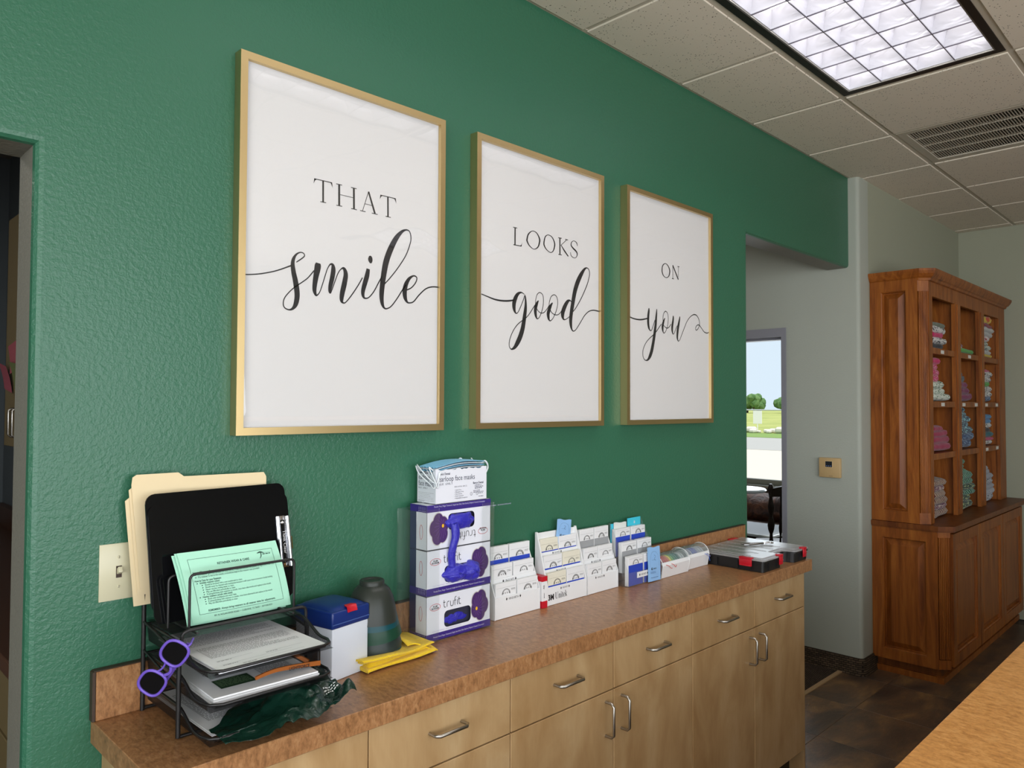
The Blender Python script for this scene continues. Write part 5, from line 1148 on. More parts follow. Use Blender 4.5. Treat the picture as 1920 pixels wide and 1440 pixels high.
VIO = mat('violet_card', S(52, 34, 122), .45); PET = mat('petal_purple', S(66, 34, 96), .6); PET2 = mat('petal_light', S(104, 66, 140), .6); CARD = mat('box_card', S(222, 224, 232), .5); NAVY = mat('navy_card', S(30, 34, 78), .5); LAV = mat('lavender_ink', S(186, 180, 214), .6)
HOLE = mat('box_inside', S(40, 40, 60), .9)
def glove_box(z0, label, flipped, hole=True):
    x0, x1, y0, y1 = 1.246, 1.478, -.098, -.026; W, D, H = x1-x0, y1-y0, .1195
    t = thing('glove_box', label, 'box', ((x0+x1)/2, (y0+y1)/2, z0), 0, 'glove boxes in the clear holder')
    f = (lambda x, y: (W-x, H-y)) if flipped else (lambda x, y: (x, y))
    ff = lambda p: f(*p)
    hx0, hx1, hz0, hz1 = .062, .158, .028, .072
    # front board with the dispensing slot cut out
    def rr(n=5, r=.012):
        out = []
        for cx, cz, a0 in ((hx1-r, hz1-r, 0), (hx0+r, hz1-r, 90), (hx0+r, hz0+r, 180), (hx1-r, hz0+r, 270)):
            for k in range(n+1): a = math.radians(a0+k*90/n); out.append((cx+r*math.cos(a), cz+r*math.sin(a)))
        return out
    hole_ = rr(); cor = [(W, H), (0, H), (0, 0), (W, 0)]; n = len(hole_)//4
    P3 = lambda p, y: (f(*p)[0]-W/2, y, f(*p)[1])
    b = MB()
    vs = [P3(p, -D/2) for p in hole_]+[P3(p, -D/2) for p in cor]; k0 = len(hole_); fs = []
    for q in range(4):
        seg = list(range(q*n, (q+1)*n)); fs.append(tuple(seg+[k0+q])); nx = ((q+1)*n) % k0; fs.append((seg[-1], nx, k0+(q+1) % 4, k0+q))
    b.add(vs, fs)
    for y in (-D/2,): pass
    b.box(-W/2, -D/2, 0, -W/2+.0012, D/2, H).box(W/2-.0012, -D/2, 0, W/2, D/2, H).box(-W/2, D/2-.0012, 0, W/2, D/2, H).box(-W/2, -D/2, 0, W/2, D/2, .0012).box(-W/2, -D/2, H-.0012, W/2, D/2, H)
    b.build('carton', CARD, t)
    e = .0004; pf = lambda x, y: Vector((f(x, y)[0]-W/2, -D/2-e, f(x, y)[1])); pf2 = lambda x, y: pf(x, y)+Vector((0, -e, 0)); pf3 = lambda x, y: pf(x, y)+Vector((0, -2*e, 0))
    # violet band, along the bottom of the print
    m = MB().add([pf(0, 0), pf(W, 0), pf(W, .019), pf(0, .019)], [(0,1,2,3)])
    xs = -W/2-e; ps = lambda x, y: Vector((xs, -D/2+(x), f(0, y)[1])); ps2 = lambda x, y: ps(x, y)+Vector((-e, 0, 0))
    m.add([ps(0, 0), ps(D, 0), ps(D, .019), ps(0, .019)], [(0,1,2,3)]); m.build('violet_band', VIO, t, fixn=False)
    MB().add([ps(D*.62, .019), ps(D, .019), ps(D, H), ps(D*.62, H)], [(0,1,2,3)]).build('navy_side', NAVY, t, fixn=False)
    # flower
    fx, fz = .190, .066
    pts = []
    for k in range(80):
        a = 2*math.pi*k/80; r = .037*(.84+.20*abs(math.cos(2.5*a+.3))**.6); pts.append((fx+r*.86*math.cos(a), fz+r*1.12*math.sin(a)))
    def clipx(p): return (min(p[0], W-.004), p[1])
    m = MB().add([pf2(*clipx((fx+(p[0]-fx)*1.06, fz+(p[1]-fz)*1.06))) for p in pts], [tuple(range(80))]); m.build('flower_edge', mat('flower_halo', S(190, 184, 178), .7), t, fixn=False)
    MB().add([pf3(*clipx(p)) for p in pts], [tuple(range(80))]).build('flower', PET, t, fixn=False)
    m = MB()
    for k in range(14):
        a = 2*math.pi*k/14+.2; m.stroke([(fx-.012+.006*math.cos(a), fz-.008+.007*math.sin(a), .0006), (fx-.004+.022*math.cos(a), fz+.028*math.sin(a), .0012)], lambda x, y: pf3(x, y)+Vector((0, -e, 0)))
    m.build('flower_veins', PET2, t, fixn=False)
    MB().add([pf3(fx-.012+.004*math.cos(a*.5), fz-.008+.005*math.sin(a*.5))+Vector((0, -2*e, 0)) for a in range(13)], [tuple(range(13))]).build('flower_heart', mat('flower_gold', S(226, 176, 30), .6), t, fixn=False)
    fl = flipped
    # dark inside of the slot
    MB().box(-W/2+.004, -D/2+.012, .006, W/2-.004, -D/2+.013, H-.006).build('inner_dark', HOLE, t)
    # lettering
    m = MB()
    def stroke_word(x, y, s):   # thin rounded "trufit"
        w = .0016
        def st(p): m.stroke([(x+a*s, y+b_*s, w) for a, b_ in p], pf2, 1)
        st([(.15, 1.15), (.15, .5), (.17, .2), (.3, .02), (.5, .05)]); st([(0, .8), (.42, .8)])
        st([(.75, 0), (.75, .5), (.85, .75), (1.05, .82), (1.2, .78)])
        st([(1.45, .82), (1.45, .3), (1.55, .05), (1.75, 0), (1.95, .08), (2.02, .3), (2.02, .82)])
        st([(2.35, 0), (2.35, .95), (2.45, 1.25), (2.65, 1.3)]); st([(2.2, .75), (2.6, .75)]); st([(2.85, .8), (2.85, .15), (2.95, 0)]); st([(2.85, 1.08), (2.86, 1.14)])
        st([(3.2, 1.15), (3.2, .4), (3.25, .15), (3.4, .02), (3.6, .08)]); st([(3.05, .8), (3.5, .8)])
    stroke_word(.058, .082, .0175); m.build('lettering', INK, t, fixn=False)
    m = MB(); m.stroke([(.030+.018*math.cos(a*.45), .088+.0088*math.sin(a*.45), .0011) for a in range(14)], pf2, 2); 
    m.stroke([(D*.32+.0065*math.cos(a*.45), .072+.019*math.sin(a*.45), .0011) for a in range(14)], ps2, 2); m.build('red_oval', RED, t, fixn=False)
    m = MB(); m.text('PLUM', pf2, .030, .0885, .0062, 'CENTER', 1, .02, flipped); m.text('BLOSSOM', pf2, .030, .083, .0062, 'CENTER', .9, .02, flipped); m.build('oval_text', INK, t, fixn=False)
    m = MB(); m.text('Powder Free | Finger Textured | Single Use Only | Non Sterile | Polymer Coated | Unscented', pf2, W/2, .007, .0062, 'CENTER', .78, 0, flipped)
    for k in range(5): m.stroke([(.006+.0065*k, .0155, .003), (.0075+.0065*k, .0155, .003)], ps2); m.stroke([(.0068+.0065*k, .012, .0008), (.0068+.0065*k, .004, .0008)], ps2)
    m.build('band_text', mat('pale_ink', S(206, 202, 226), .6), t, fixn=False)
    m = MB(); m.text('ULTRA THIN NITRILE  \u00b7  300 EXAMINATION GLOVES', pf2, .02, .0225, .0046, 'LEFT', .95, 0, flipped); m.build('pale_text', LAV, t, fixn=False)
    return t
GZ = [.8888, 1.0095, 1.1302]
g1 = glove_box(GZ[0], 'bottom glove box of the three, its slot open and dark', False)
g2 = glove_box(GZ[1], 'middle glove box of the three with a bunched blue glove', False)
g3 = glove_box(GZ[2], 'top glove box of the three, turned upside down', True)
def glovem():
    t = NT('blue_nitrile'); t.set(S(42, 38, 168), .34, 0, .5, sheen=.1); t.bump(t.noise(70, 4, .65, None, 1.2), .5, .006); return t.m
NIT = glovem()
def glove(fn, nu, nv, label, z=None):
    o = MB().grid(fn, nu, nv, .001).build('nitrile_glove', NIT, smooth=60); return tag(o, label, 'glove', 'blue gloves in the boxes')
N3 = lambda a, b_, c, k: noise.noise(Vector((a*k, b_*k, c)))
def blob(cx, cz, ax, az, y0, dep, label, seed):
    def fn(u, v):
        th = 2*math.pi*u; ph = math.pi*v; d = 1+.30*N3(math.cos(th)*math.sin(ph), math.sin(th)*math.sin(ph), seed, 1.6)+.16*N3(math.cos(th)*math.sin(ph), math.cos(ph), seed+5, 4.5)
        return (cx+ax*math.cos(th)*math.sin(ph)*d, y0-dep*max(-.25, math.cos(ph)*d+.12*N3(math.cos(th), math.sin(th)*math.sin(ph), seed, 6)), cz+az*math.sin(th)*math.sin(ph)*d)
    o = MB().grid(fn, 44, 20).build('nitrile_glove', NIT, smooth=60); return tag(o, label, 'glove', 'blue gloves in the boxes')
blob(1.362, 1.198, .052, .022, -.0985, .012, 'blue glove bunched in the slot of the upside-down top box', 1)
blob(1.352, 1.058, .050, .023, -.0985, .022, 'crumpled blue glove bulging from the slot of the middle box', 2)
blob(1.395, 1.060, .032, .026, -.102, .028, 'blue glove wadded at the right of the middle box slot', 3)
blob(1.355, .932, .046, .016, -.083, .005, 'dark blue glove lying inside the bottom box slot', 4)
glove(lambda u, v: (1.332+.013*math.sin(2*math.pi*u)*(1-.25*v)+.004*math.sin(v*7)-.004*v, -.1085-.008*math.cos(2*math.pi*u)-.004*math.sin(v*5), 1.196-.118*v+.004*N3(u, v, 3, 5)), 20, 26, 'blue glove finger dangling from the top box over the middle one')

# mask box on top
t = thing('mask_box', 'white cardboard box of blue earloop face masks on the glove boxes', 'box', (1.3685, -.058, 1.2505)); W, D, H = .186, .080, .094
e = .0004
b = MB().box(-W/2, -D/2, 0, W/2, D/2, .0012)
def ragged(p, q, amp, seed):   # torn top edge
    p, q = Vector(p), Vector(q); n = 22; vs = []; rs_ = random.Random(seed)
    for k in range(n+1):
        c = p.lerp(q, k/n); hgt = H-(amp*rs_.random() if 0 < k < n else 0); vs += [(c.x, c.y, 0), (c.x, c.y, hgt)]
    b.add(vs, [(2*k, 2*k+2, 2*k+3, 2*k+1) for k in range(n)])
ragged((-W/2, -D/2, 0), (W/2, -D/2, 0), .005, 1); ragged((-W/2, D/2, 0), (-W/2, -D/2, 0), .016, 2); ragged((W/2, -D/2, 0), (W/2, D/2, 0), .004, 3); ragged((W/2, D/2, 0), (-W/2, D/2, 0), .004, 4)
b.build('carton', CARD, t)
pf = plane((-W/2, -D/2-e, 0), (1,0,0), (0,0,1)); ps = plane((-W/2-e, D/2, 0), (0,-1,0), (0,0,1)); DB = mat('dark_blue_ink', S(34, 40, 66), .6); m = MB()
m.text('earloop face masks', pf, .010, .060, .0205, 'LEFT', .83); m.text('Benco Dental', pf, .010, .0775, .0085, 'LEFT', .85, .02); m.text('BLUE   LEVEL 3', pf, .010, .0505, .0075)
m.text('Benco Dental', pf, W-.012, .046, .0085, 'RIGHT', .85, .02); m.greek(pf, W-.045, W-.012, .041, .0042, 3, 3, .45); m.greek(pf, W-.05, W-.012, .026, .0042, 2, 4, .45)
for k, s_ in enumerate(('Latex free', 'Fiberglass free', 'Non-sterile', 'Fluid resistant', 'Adjustable nosepiece')): m.text('\u2022 '+s_, pf, .066, .032-.0056*k, .0052)
m.text('BOX OF 50 / 500 CS', pf, .066, .041, .0052)
for x in (W-.058, W-.036): m.stroke([(x+.0042*math.cos(a*.45), .019+.0042*math.sin(a*.45), .0008) for a in range(14)], pf, 2); m.text('2', pf, x-.0015, .017, .005)
m.greek(pf, W-.031, W-.012, .018, .004, 1, 8, .45); m.greek(pf, W-.03, W-.012, .009, .004, 1, 9, .45)
m.text('earloop', ps, .006, .064, .0205, 'LEFT', .78); m.text('face masks', ps, .006, .047, .0205, 'LEFT', .74); m.text('Benco Dental', ps, .010, .080, .0085, 'LEFT', .8, .02); m.text('BLUE   LEVEL 3', ps, .006, .039, .006)
m.build('lettering', DB, t, fixn=False)
m = MB(); m.greek(ps, .006, .072, .028, .0042, 6, 5, .18); m.text('BOX OF 50', ps, .006, .004, .005); m.build('fine_print', GREY_INK, t, fixn=False)
MBL = mat('mask_blue', S(118, 190, 226), .75, sheen=.2); MWH = mat('mask_white', S(226, 232, 236), .7)
for k in range(7):
    a = .012*k
    o = MB().grid(lambda u, v: (1.3685+(u-.5)*(W-.008), -.058+(v-.5)*(D-.008)+.002*math.sin(9*v), 1.2505+H-.020+.0048*k+.010*math.sin(math.pi*u)*(.3+.09*k)+.0015*math.sin(v*40)+(.010*(u-.5))), 20, 24, .0012).build('face_mask', MBL if k % 2 == 0 or k == 6 else MWH, smooth=60)
    tag(o, ['lowest', 'second', 'third', 'fourth', 'fifth', 'sixth', 'topmost'][k]+' pleated face mask in the open box', 'mask', 'masks in the open box')
    if k == 6:
        for s, pts in ((-1, [(-.088, -.024, .088), (-.100, -.02, .098), (-.099, -.046, .06), (-.090, -.045, .044), (-.086, -.045, .062), (-.082, -.038, .09)]), (-1, [(-.09, .03, .088), (-.105, .026, .104), (-.112, .0, .092), (-.104, -.03, .066), (-.094, -.046, .058), (-.084, -.044, .086)]), (-1, [(-.092, .034, .09), (-.106, .03, .1), (-.110, .01, .08), (-.098, -.02, .055), (-.096, -.04, .045), (-.080, -.046, .088)]),
                       (1, [(.088, .03, .092), (.098, .028, .108), (.088, .02, .112), (.083, -.01, .098)]), (1, [(.085, -.02, .094), (.098, -.026, .108), (.107, -.03, .096), (.099, -.034, .080), (.092, -.03, .090)]), (1, [(.048, .036, .102), (.053, .03, .114), (.062, .026, .108), (.070, .02, .1)]), (1, [(.086, -.012, .096), (.102, -.02, .106), (.110, -.028, .090), (.096, -.036, .076)])):
            q = MB().tube([(1.3685+p[0]-o.location.x, -.058+p[1]-o.location.y, 1.2505+p[2]-o.location.z) for p in catmull(pts, 6)], .0017, 6); q.build('ear_loop', MWH, o, smooth=70)
# ------------------------------------------------------------------ archwire card displays
COB = mat('cobalt_card', S(36, 66, 178), .5); CREAM = mat('cream_card', S(222, 218, 200), .6); SNOW = mat('snow_card', S(226, 227, 228), .55); ASH = mat('ash_card', S(150, 152, 154), .6); PALEB = mat('pale_band', S(196, 202, 226), .6)
STEEL = mat('wire_steel', S(120, 118, 116), .3, .8)
def card(x0, x1, yf, ztop, hgt, label, band=None, bandh=0.0, face=SNOW, seed=1, arch=1.0, th=.011, lean=0.0, az=None):
    W = x1-x0; t = thing('archwire_card', label, 'card', ((x0+x1)/2, yf+th/2, ztop-hgt), 0, 'archwire cards in the displays')
    t.rotation_euler = (lean, 0, 0)
    MB().rbox(-W/2, -th/2, 0, W/2, th/2, hgt, .0006, 1).build('card_body', face, t)
    e = .0003; pl = plane((-W/2, -th/2-e, 0), (1,0,0), (0,0,1)); pl2 = plane((-W/2, -th/2-2*e, 0), (1,0,0), (0,0,1))
    if band: MB().add([pl(0, 0), pl(W, 0), pl(W, bandh), pl(0, bandh)], [(0,1,2,3)]).build('colour_band', band, t, fixn=False)
    zb = (az if az is not None else bandh)+.001; r = .017*arch; rs_ = random.Random(seed); m = MB()
    for k in range(2+seed % 2):
        rr = r*(1-.13*k); m.stroke([(W/2+rr*math.cos(math.pi*q/12), zb+rr*.95*math.sin(math.pi*q/12), .0011) for q in range(13)], pl2, 1)
    m.build('wire_arch', STEEL, t, fixn=False)
    m = MB()
    for k in range(4):
        x = W/2-r*.75+k*r*.5; m.stroke([(x, zb+.002, .0022), (x+.0006, zb+.006, .0022)], pl2)
    m.stroke([(W*.05, zb+.021, .0003), (W*.95, zb+.021, .0003)], pl2); m.greek(pl2, W*.74, W*.94, zb+.013, .003, 2, seed, .35); m.build('marks', INK, t, fixn=False)
    return t
def stand(x0, x1, label, tiers, back_top, texts, mtl=WHITE, yf=-.071, step=.0175, th=.0025, thick_side=.003):
    yb = -.0195; t = thing('card_display', label, 'display stand', ((x0+x1)/2, (yf+yb)/2, CT), 0, 'card display stands'); ox, oy, oz = t.location
    side = [(yf-.001, CT+.0008), (yb, CT+.0008), (yb, back_top), (yb-.006, back_top), (yf-.001, tiers[0])]
    for x in (x0, x1-thick_side): MB().prism([(u-oy, v-oz) for u, v in side], x-ox, x+thick_side-ox, 'x').build('side_panel', mtl, t)
    for k, z in enumerate(tiers):
        y = yf+k*step
        if z: MB().rbox(x0+thick_side-ox, y-oy, CT+.001-oz+(0 if k == 0 else .03), x1-thick_side-ox, y+th-oy, z-oz, .0005, 1).build('tier_panel', mtl, t)
    MB().box(x0+thick_side-ox, yb-.002-oy, CT+.001-oz, x1-thick_side-ox, yb-oy, back_top-.004-oz).build('back_panel', mtl, t)
    m = MB()
    for s_, k, x, z, size, al, bd in texts:
        m.text(s_, plane((x-ox, yf+k*step-.0004-oy, z-oz), (1,0,0), (0,0,1)), 0, 0, size, al, .9, bd)
    m.build('lettering', INK, t, fixn=False)
    return t
Y = lambda k, yf=-.071, step=.0175: yf+k*step+.0032
# first display
X0, X1 = 1.522, 1.716
d1 = stand(X0, X1, 'white tiered card display nearest the glove boxes', (.950, 1.001, 0), 1.062, [('\u2666 18X25 BETA \u2666', 0, 1.60, .938, .009, 'CENTER', .0), ('\u2666 18x25 NITI \u2666', 1, 1.60, .988, .009, 'CENTER', 0)])
mid = (X0+X1)/2-.002
for k, (zt, nm) in enumerate(((.989, 'front'), (1.041, 'middle'), (1.092, 'back'))):
    for s, (a, b_) in enumerate(((X0+.006, mid-.002), (mid+.003, X1-.007))):
        card(a, b_, Y(k), zt, .075 if k < 2 else .085, 'white archwire card, %s in the %s tier of the first display' % (('left', 'right')[s], nm), COB if k == 2 else None, .045 if k == 2 else 0, SNOW, 3*k+s, 1.0, .0115, 0, None if k == 2 else .040)
# second display
X0, X1 = 1.748, 1.944
d2 = stand(X0, X1, 'taller white card display with maker lettering, second from the glove boxes', (.943, .994, 1.046), 1.112, [('3M', 0, 1.754, .903, .024, 'LEFT', .045), ('\u2666 018 NITI \u2666', 0, 1.835, .930, .008, 'CENTER', 0), ('\u2666 016 NITI \u2666', 1, 1.835, .983, .008, 'CENTER', 0), ('\u2666 014 NITI \u2666', 2, 1.835, 1.037, .008, 'CENTER', 0)], thick_side=.006)
m = MB(); ox, oy, oz = d2.location; pl = plane((1.787-ox, -.0716-oy, .903-oz), (1,0,0), (0,0,1)); x = 0
def sl(p, w=.0026): m.stroke([(x+a*.001, b_*.001, w if i_ == 0 else w) for i_, (a, b_) in enumerate(p)], pl, 0)
def serif_word():
    global x
    T_, t_ = .0026, .0009
    def v(xx, z0, z1, w=T_): m.stroke([(x+xx, z0, w), (x+xx, z1, w)], pl)
    def hbar(xa, xb, z, w=t_): m.stroke([(x+xa, z, w), (x+xb, z, w)], pl)
    # U
    v(.003, .006, .0195); m.stroke([(x+.003, .0065, T_), (x+.0045, .0015, .0018), (x+.008, .0004, .001), (x+.0115, .002, .001), (x+.0125, .0065, .001)], pl, 1); v(.0125, .006, .0195, t_); hbar(.0, .006, .0195); hbar(.0105, .0148, .0195)
    x += .0165
    v(.0018, 0, .0125, .0022); hbar(0, .0038, .0003); m.stroke([(x+.002, .010, t_), (x+.005, .0128, .0014), (x+.0072, .0105, .0022), (x+.0072, 0, .0022)], pl, 1); hbar(.0055, .009, .0003); x += .0105
    v(.0018, 0, .0125, .0022); hbar(0, .0038, .0003); v(.0018, .0155, .0182, .0026); x += .0052
    v(.0024, .002, .0165, .0022); hbar(.0005, .0052, .0122); m.stroke([(x+.0024, .0025, .0022), (x+.0032, .0004, .0012), (x+.0055, .0014, t_)], pl, 1); x += .0066
    m.stroke([(x+.0012, .0068, t_), (x+.0075, .0068, t_), (x+.0062, .0116, .0012), (x+.0038, .0126, .001), (x+.0014, .0088, .002), (x+.0016, .0032, .0022), (x+.0045, .0003, .0012), (x+.0076, .0026, .0008)], pl, 1); x += .0092
    v(.0018, 0, .0198, .0022); hbar(0, .0038, .0003); hbar(.0002, .0018, .0195); m.stroke([(x+.0024, .006, t_), (x+.0078, .0124, t_)], pl); m.stroke([(x+.0038, .0076, .0018), (x+.0085, .0002, .0022)], pl); hbar(.0058, .0092, .0123)
serif_word(); m.build('maker_lettering', INK, d2, fixn=False)
mid = (X0+X1)/2
for k, (zt, nm) in enumerate(((.986, 'front'), (1.037, 'middle'), (1.088, 'back'))):
    for s, (a, b_) in enumerate(((X0+.009, mid-.002), (mid+.002, X1-.009))):
        card(a, b_, Y(k), zt, .075, '%s archwire card, %s in the %s tier of the tall white display' % ('white' if (k+s) % 2 else 'cream', ('left', 'right')[s], nm), COB, .036, CREAM if (k+s) % 2 == 0 else SNOW, 10+3*k+s, 1.0, .0115)
# third display
X0, X1 = 1.949, 2.116
d3 = stand(X0, X1, 'white tiered card display beside the clear one', (.945, .996, 0), 1.062, [('\u2666 16X22 SS \u2666', 0, 2.015, .934, .0085, 'CENTER', 0), ('\u2666 16X22 SS \u2666', 1, 2.015, .984, .0085, 'CENTER', 0)])
mid = (X0+X1)/2-.002
for k, (zt, nm) in enumerate(((.984, 'front'), (1.035, 'middle'), (1.096, 'back'))):
    for s, (a, b_) in enumerate(((X0+.005, mid-.002), (mid+.002, X1-.006))):
        card(a, b_, Y(k), zt, .075 if k < 2 else .09, 'white archwire card, %s in the %s tier of the third display' % (('left', 'right')[s], nm), ASH if k == 2 else None, .052 if k == 2 else 0, SNOW, 20+3*k+s, .95, .0115, 0, None if k == 2 else .039)
# clear display
X0, X1 = 2.128, 2.318; CL = clear('display_acrylic', (.98, .985, .985, 1), .04, 1.5, .04)
d4 = stand(X0, X1, 'clear acrylic tiered display with blue-based cards at the end of the row', (.935, .985, 1.035), 1.10, [], CL, -.106, .028, .0025, .003)
ox, oy, oz = d4.location
MB().rbox(2.178-ox, -.1085-oy, .912-oz, 2.255-ox, -.1066-oy, .932-oz, .0005, 1).build('name_strip', SNOW, d4)
MB().text('\u2666 018 NITI \u2666', plane((2.216-ox, -.1088-oy, .9185-oz), (1,0,0), (0,0,1)), 0, 0, .009, 'CENTER', .95, .01).build('lettering', INK, d4, fixn=False)
mid = (X0+X1)/2
for k, (zt, nm, bd, bh, hg) in enumerate(((.990, 'front', COB, .072, .102), (1.035, 'middle', ASH, .075, .105), (1.078, 'back', COB, .068, .095))):
    for s, (a, b_) in enumerate(((X0+.006, mid-.004), (mid+.004, X1-.006))):
        card(a, b_, -.106+k*.028+.0034, zt, hg, 'white archwire card with %s base, %s in the %s tier of the clear display' % (('blue', 'grey', 'blue')[k], ('left', 'right')[s], nm), bd, bh, SNOW, 30+3*k+s, 1.0, .016)
# packets and sleeves
def packet(name, x0, x1, y, z0, z1, mtl, label, tilt=0.0, wob=.0, lean=0.0):
    W, H = x1-x0, z1-z0; t = thing(name, label, 'packet', ((x0+x1)/2, y, z0)); t.rotation_euler = (lean, tilt, 0)
    def fn(u, v): return ((u-.5)*W*(1-.05*v*wob*20)+wob*math.sin(v*4)*.6, -.002*math.sin(math.pi*u)*math.sin(math.pi*v)-wob*math.sin(6*u+3*v)*.5, v*H+wob*math.sin(u*9)*v)
    MB().grid(fn, 10, 12, -.0015).build('sleeve', mtl, t, smooth=60); return t, (lambda x, y_: Vector(fn(x, y_))+Vector((0, -.0022, 0))), W, H
SLV = mat('pale_blue_film', S(142, 186, 232), .3)
def sleeve(x0, x1, y, z0, z1, label, tilt, lean=0):
    t, f, W, H = packet('blue_sleeve', x0, x1, y, z0, z1, SLV, label, tilt, .0015, lean); m = MB(); g = lambda x, y_: f(x, y_)
    m.stroke([(.5+.36*math.cos(math.pi*q/14), .52+.36*math.sin(math.pi*q/14), .006) for q in range(15)], g, 1); m.stroke([(.14, .52, .006), (.14, .42, .006)], g); m.stroke([(.86, .52, .006), (.86, .42, .006)], g)
    m.stroke([(.5, .78, .01), (.6, .72, .012), (.5, .66, .012), (.6, .6, .01)], g, 1); m.stroke([(.3, .62, .006), (.6, .63, .006)], g); m.build('printed_arch', mat('film_ink', S(70, 96, 140), .6), t, fixn=False)
    m = MB(); m.text('AO', g, .2, .33, .10, 'LEFT', 1.0, .03); m.text('AMERICAN', g, .40, .35, .055, 'LEFT', .9, .01); m.build('lettering', INK, t, fixn=False)
    m = MB(); m.greek(g, .15, .85, .27, .035, 2, 4, .35); m.greek(g, .2, .8, .1, .035, 1, 6, .35); m.build('fine_print', mat('film_ink', S(70, 96, 140), .6), t, fixn=False)
sleeve(2.236, 2.312, -.113, .888, 1.008, 'pale blue printed sleeve leaning on the front of the clear display', .03, -.05)
sleeve(1.835, 1.905, -.027, 1.060, 1.140, 'pale blue printed sleeve sticking up from the tall white display', .14)
CY = mat('cyan_card', S(60, 190, 214), .5); GRN = mat('lime_edge', S(110, 190, 110), .6)
t, f, W, H = packet('cyan_packet', 2.232, 2.312, -.0245, 1.0, 1.106, CY, 'cyan packet standing at the back right of the clear display', 0, 0)
MB().text('100', f, .5, .80, .13, 'CENTER', .55, .02).build('lettering', SNOW, t, fixn=False)
t, f, W, H = packet('cyan_packet', 2.132, 2.20, -.0245, 1.0, 1.096, CY, 'cyan packet standing at the back left of the clear display', 0, 0)
packet('white_pouch', 2.142, 2.215, -.0285, 1.0, 1.098, mat('pouch_white', S(214, 218, 214), .4), 'white pouch with green dots in the back of the clear display', .05, .0012)
t = thing('refill_box', 'small white box with red ends between the first two displays', 'box', (1.732, -.055, CT)); 
MB().rbox(-.0115, -.022, .0008, .0115, .022, .098, .0006, 1).build('carton', SNOW, t)
MB().box(-.0118, -.0224, .0006, .0118, .0224, .022).box(-.0118, -.0224, .083, .0118, .0224, .0984).build('red_end', RED, t)
m = MB(); pl = plane((-.004, -.0228, .03), (0,0,1), (-1,0,0)); m.text('AO', pl, .03, -.002, .008, 'LEFT', 1, .02); m.greek(pl, .002, .026, -.002, .006, 1, 4, .4); m.build('lettering', INK, t, fixn=False)

# ------------------------------------------------------------------ elastic chain dispensers
CLR = clear('dispenser_cover', (.96, .975, .975, 1), .06, 1.45, .10, (.75, .8, .8, 1)); 
def dispenser(x0, x1, yo, cols, label, tails):
    t = thing('chain_dispenser', label, 'dispenser', ((x0+x1)/2, -.075+yo, CT), 0, 'clear-topped spool dispensers'); L = (x1-x0)/2; cy, cz, R = .0, .043, .040
    base = [(-.040, .001), (.036, .001), (.038, .043)] + [(cy-R*math.cos(math.radians(a)), cz+.004+0*a) for a in ()]
    prof = [(-.034, .001), (.036, .001), (.040, .043), (.037, .043), (.033, .004), (-.031, .004), (-.0385, .046), (-.034, .056), (-.0365, .058), (-.0425, .046)]
    MB().prism(prof, -L, L, 'x').build('base', WHITE, t)
    arc = [(cy-.0405*math.cos(math.radians(a)), cz+.0405*math.sin(math.radians(a))) for a in range(20, 181, 10)]
    arci = [(cy-.039*math.cos(math.radians(a)), cz+.039*math.sin(math.radians(a))) for a in range(180, 19, -10)]
    MB().prism(arc+arci, -L, L, 'x').build('cover', CLR, t, smooth=50)
    endp = [(-.034, .001), (.036, .001), (.0405, .043)]+[(cy+.0415*math.cos(math.radians(a)), cz+.0415*math.sin(math.radians(a))) for a in range(10, 171, 10)]+[(-.0425, .046)]
    ring = [(u*.94, .0415+(v-.0415)*.94) for u, v in endp]
    for x in (-L, L-.0025):
        MB().prism(endp, x, x+.0025, 'x').build('end_plate', CLR if x < 0 else CLR, t)
        MB().tube([(x+.00125, u, v) for u, v in endp], .0014, 6, True).build('end_rim', WHITE, t, smooth=60)
    n = len(cols); sp = None
    for k, c in enumerate(cols):
        x = -L+.012+(2*L-.024)*(k+.5)/n
        o = MB().lathe([(.012, -.0045), (.031, -.0045), (.0325, -.002), (.0325, .002), (.031, .0045), (.012, .0045), (.012, -.0045)], 28); o.v = [(x+v[2], cy+v[1], cz-.004+v[0]) for v in o.v]
        o.build('spool', mat('spool_%d_%d_%d' % c, S(*c), .45), t, smooth=50)
        MB().box(x-.004, -.040, .0475, x+.004, -.0392, .0505).build('outlet', mat('outlet_grey', S(70, 72, 80), .5), t)
    for x, c, dx, dz in tails:
        MB().tube(catmull([(x, -.040, .049), (x+dx*.3, -.0475, .046), (x+dx*.7, -.050, .036), (x+dx, -.049, .049-dz)], 5), .0010, 6).build('loose_end', mat('spool_%d_%d_%d' % c, S(*c), .45), t, smooth=60)
    m = MB(); m.greek(plane((-.03, 0, cz+.0412), (1,0,0), (0,.7,.0)), 0, .05, .012, .006, 1, 3, .5); m.build('cover_mark', GREY_INK, t, fixn=False)
    return t
RED_ = (196, 40, 50); 
dispenser(2.324, 2.506, 0, [(170, 40, 62), (196, 40, 50), (206, 60, 50), (208, 96, 60), (222, 200, 60), (110, 170, 80), (40, 140, 110), (20, 112, 106), (20, 100, 96), (190, 196, 198), (176, 182, 184)], 'clear dispenser of red, yellow and green elastic spools', [(-.07, (196, 40, 50), .03, .014), (-.035, (196, 40, 50), .022, .006)])
dispenser(2.511, 2.668, .012, [(186, 190, 196), (150, 154, 170), (170, 176, 196), (110, 124, 190), (96, 112, 190), (170, 176, 196), (190, 194, 204), (176, 180, 190)], 'clear dispenser of grey and blue elastic spools beside the black case', [(.045, (70, 110, 210), .026, .030), (.06, (110, 110, 150), .014, .008)])

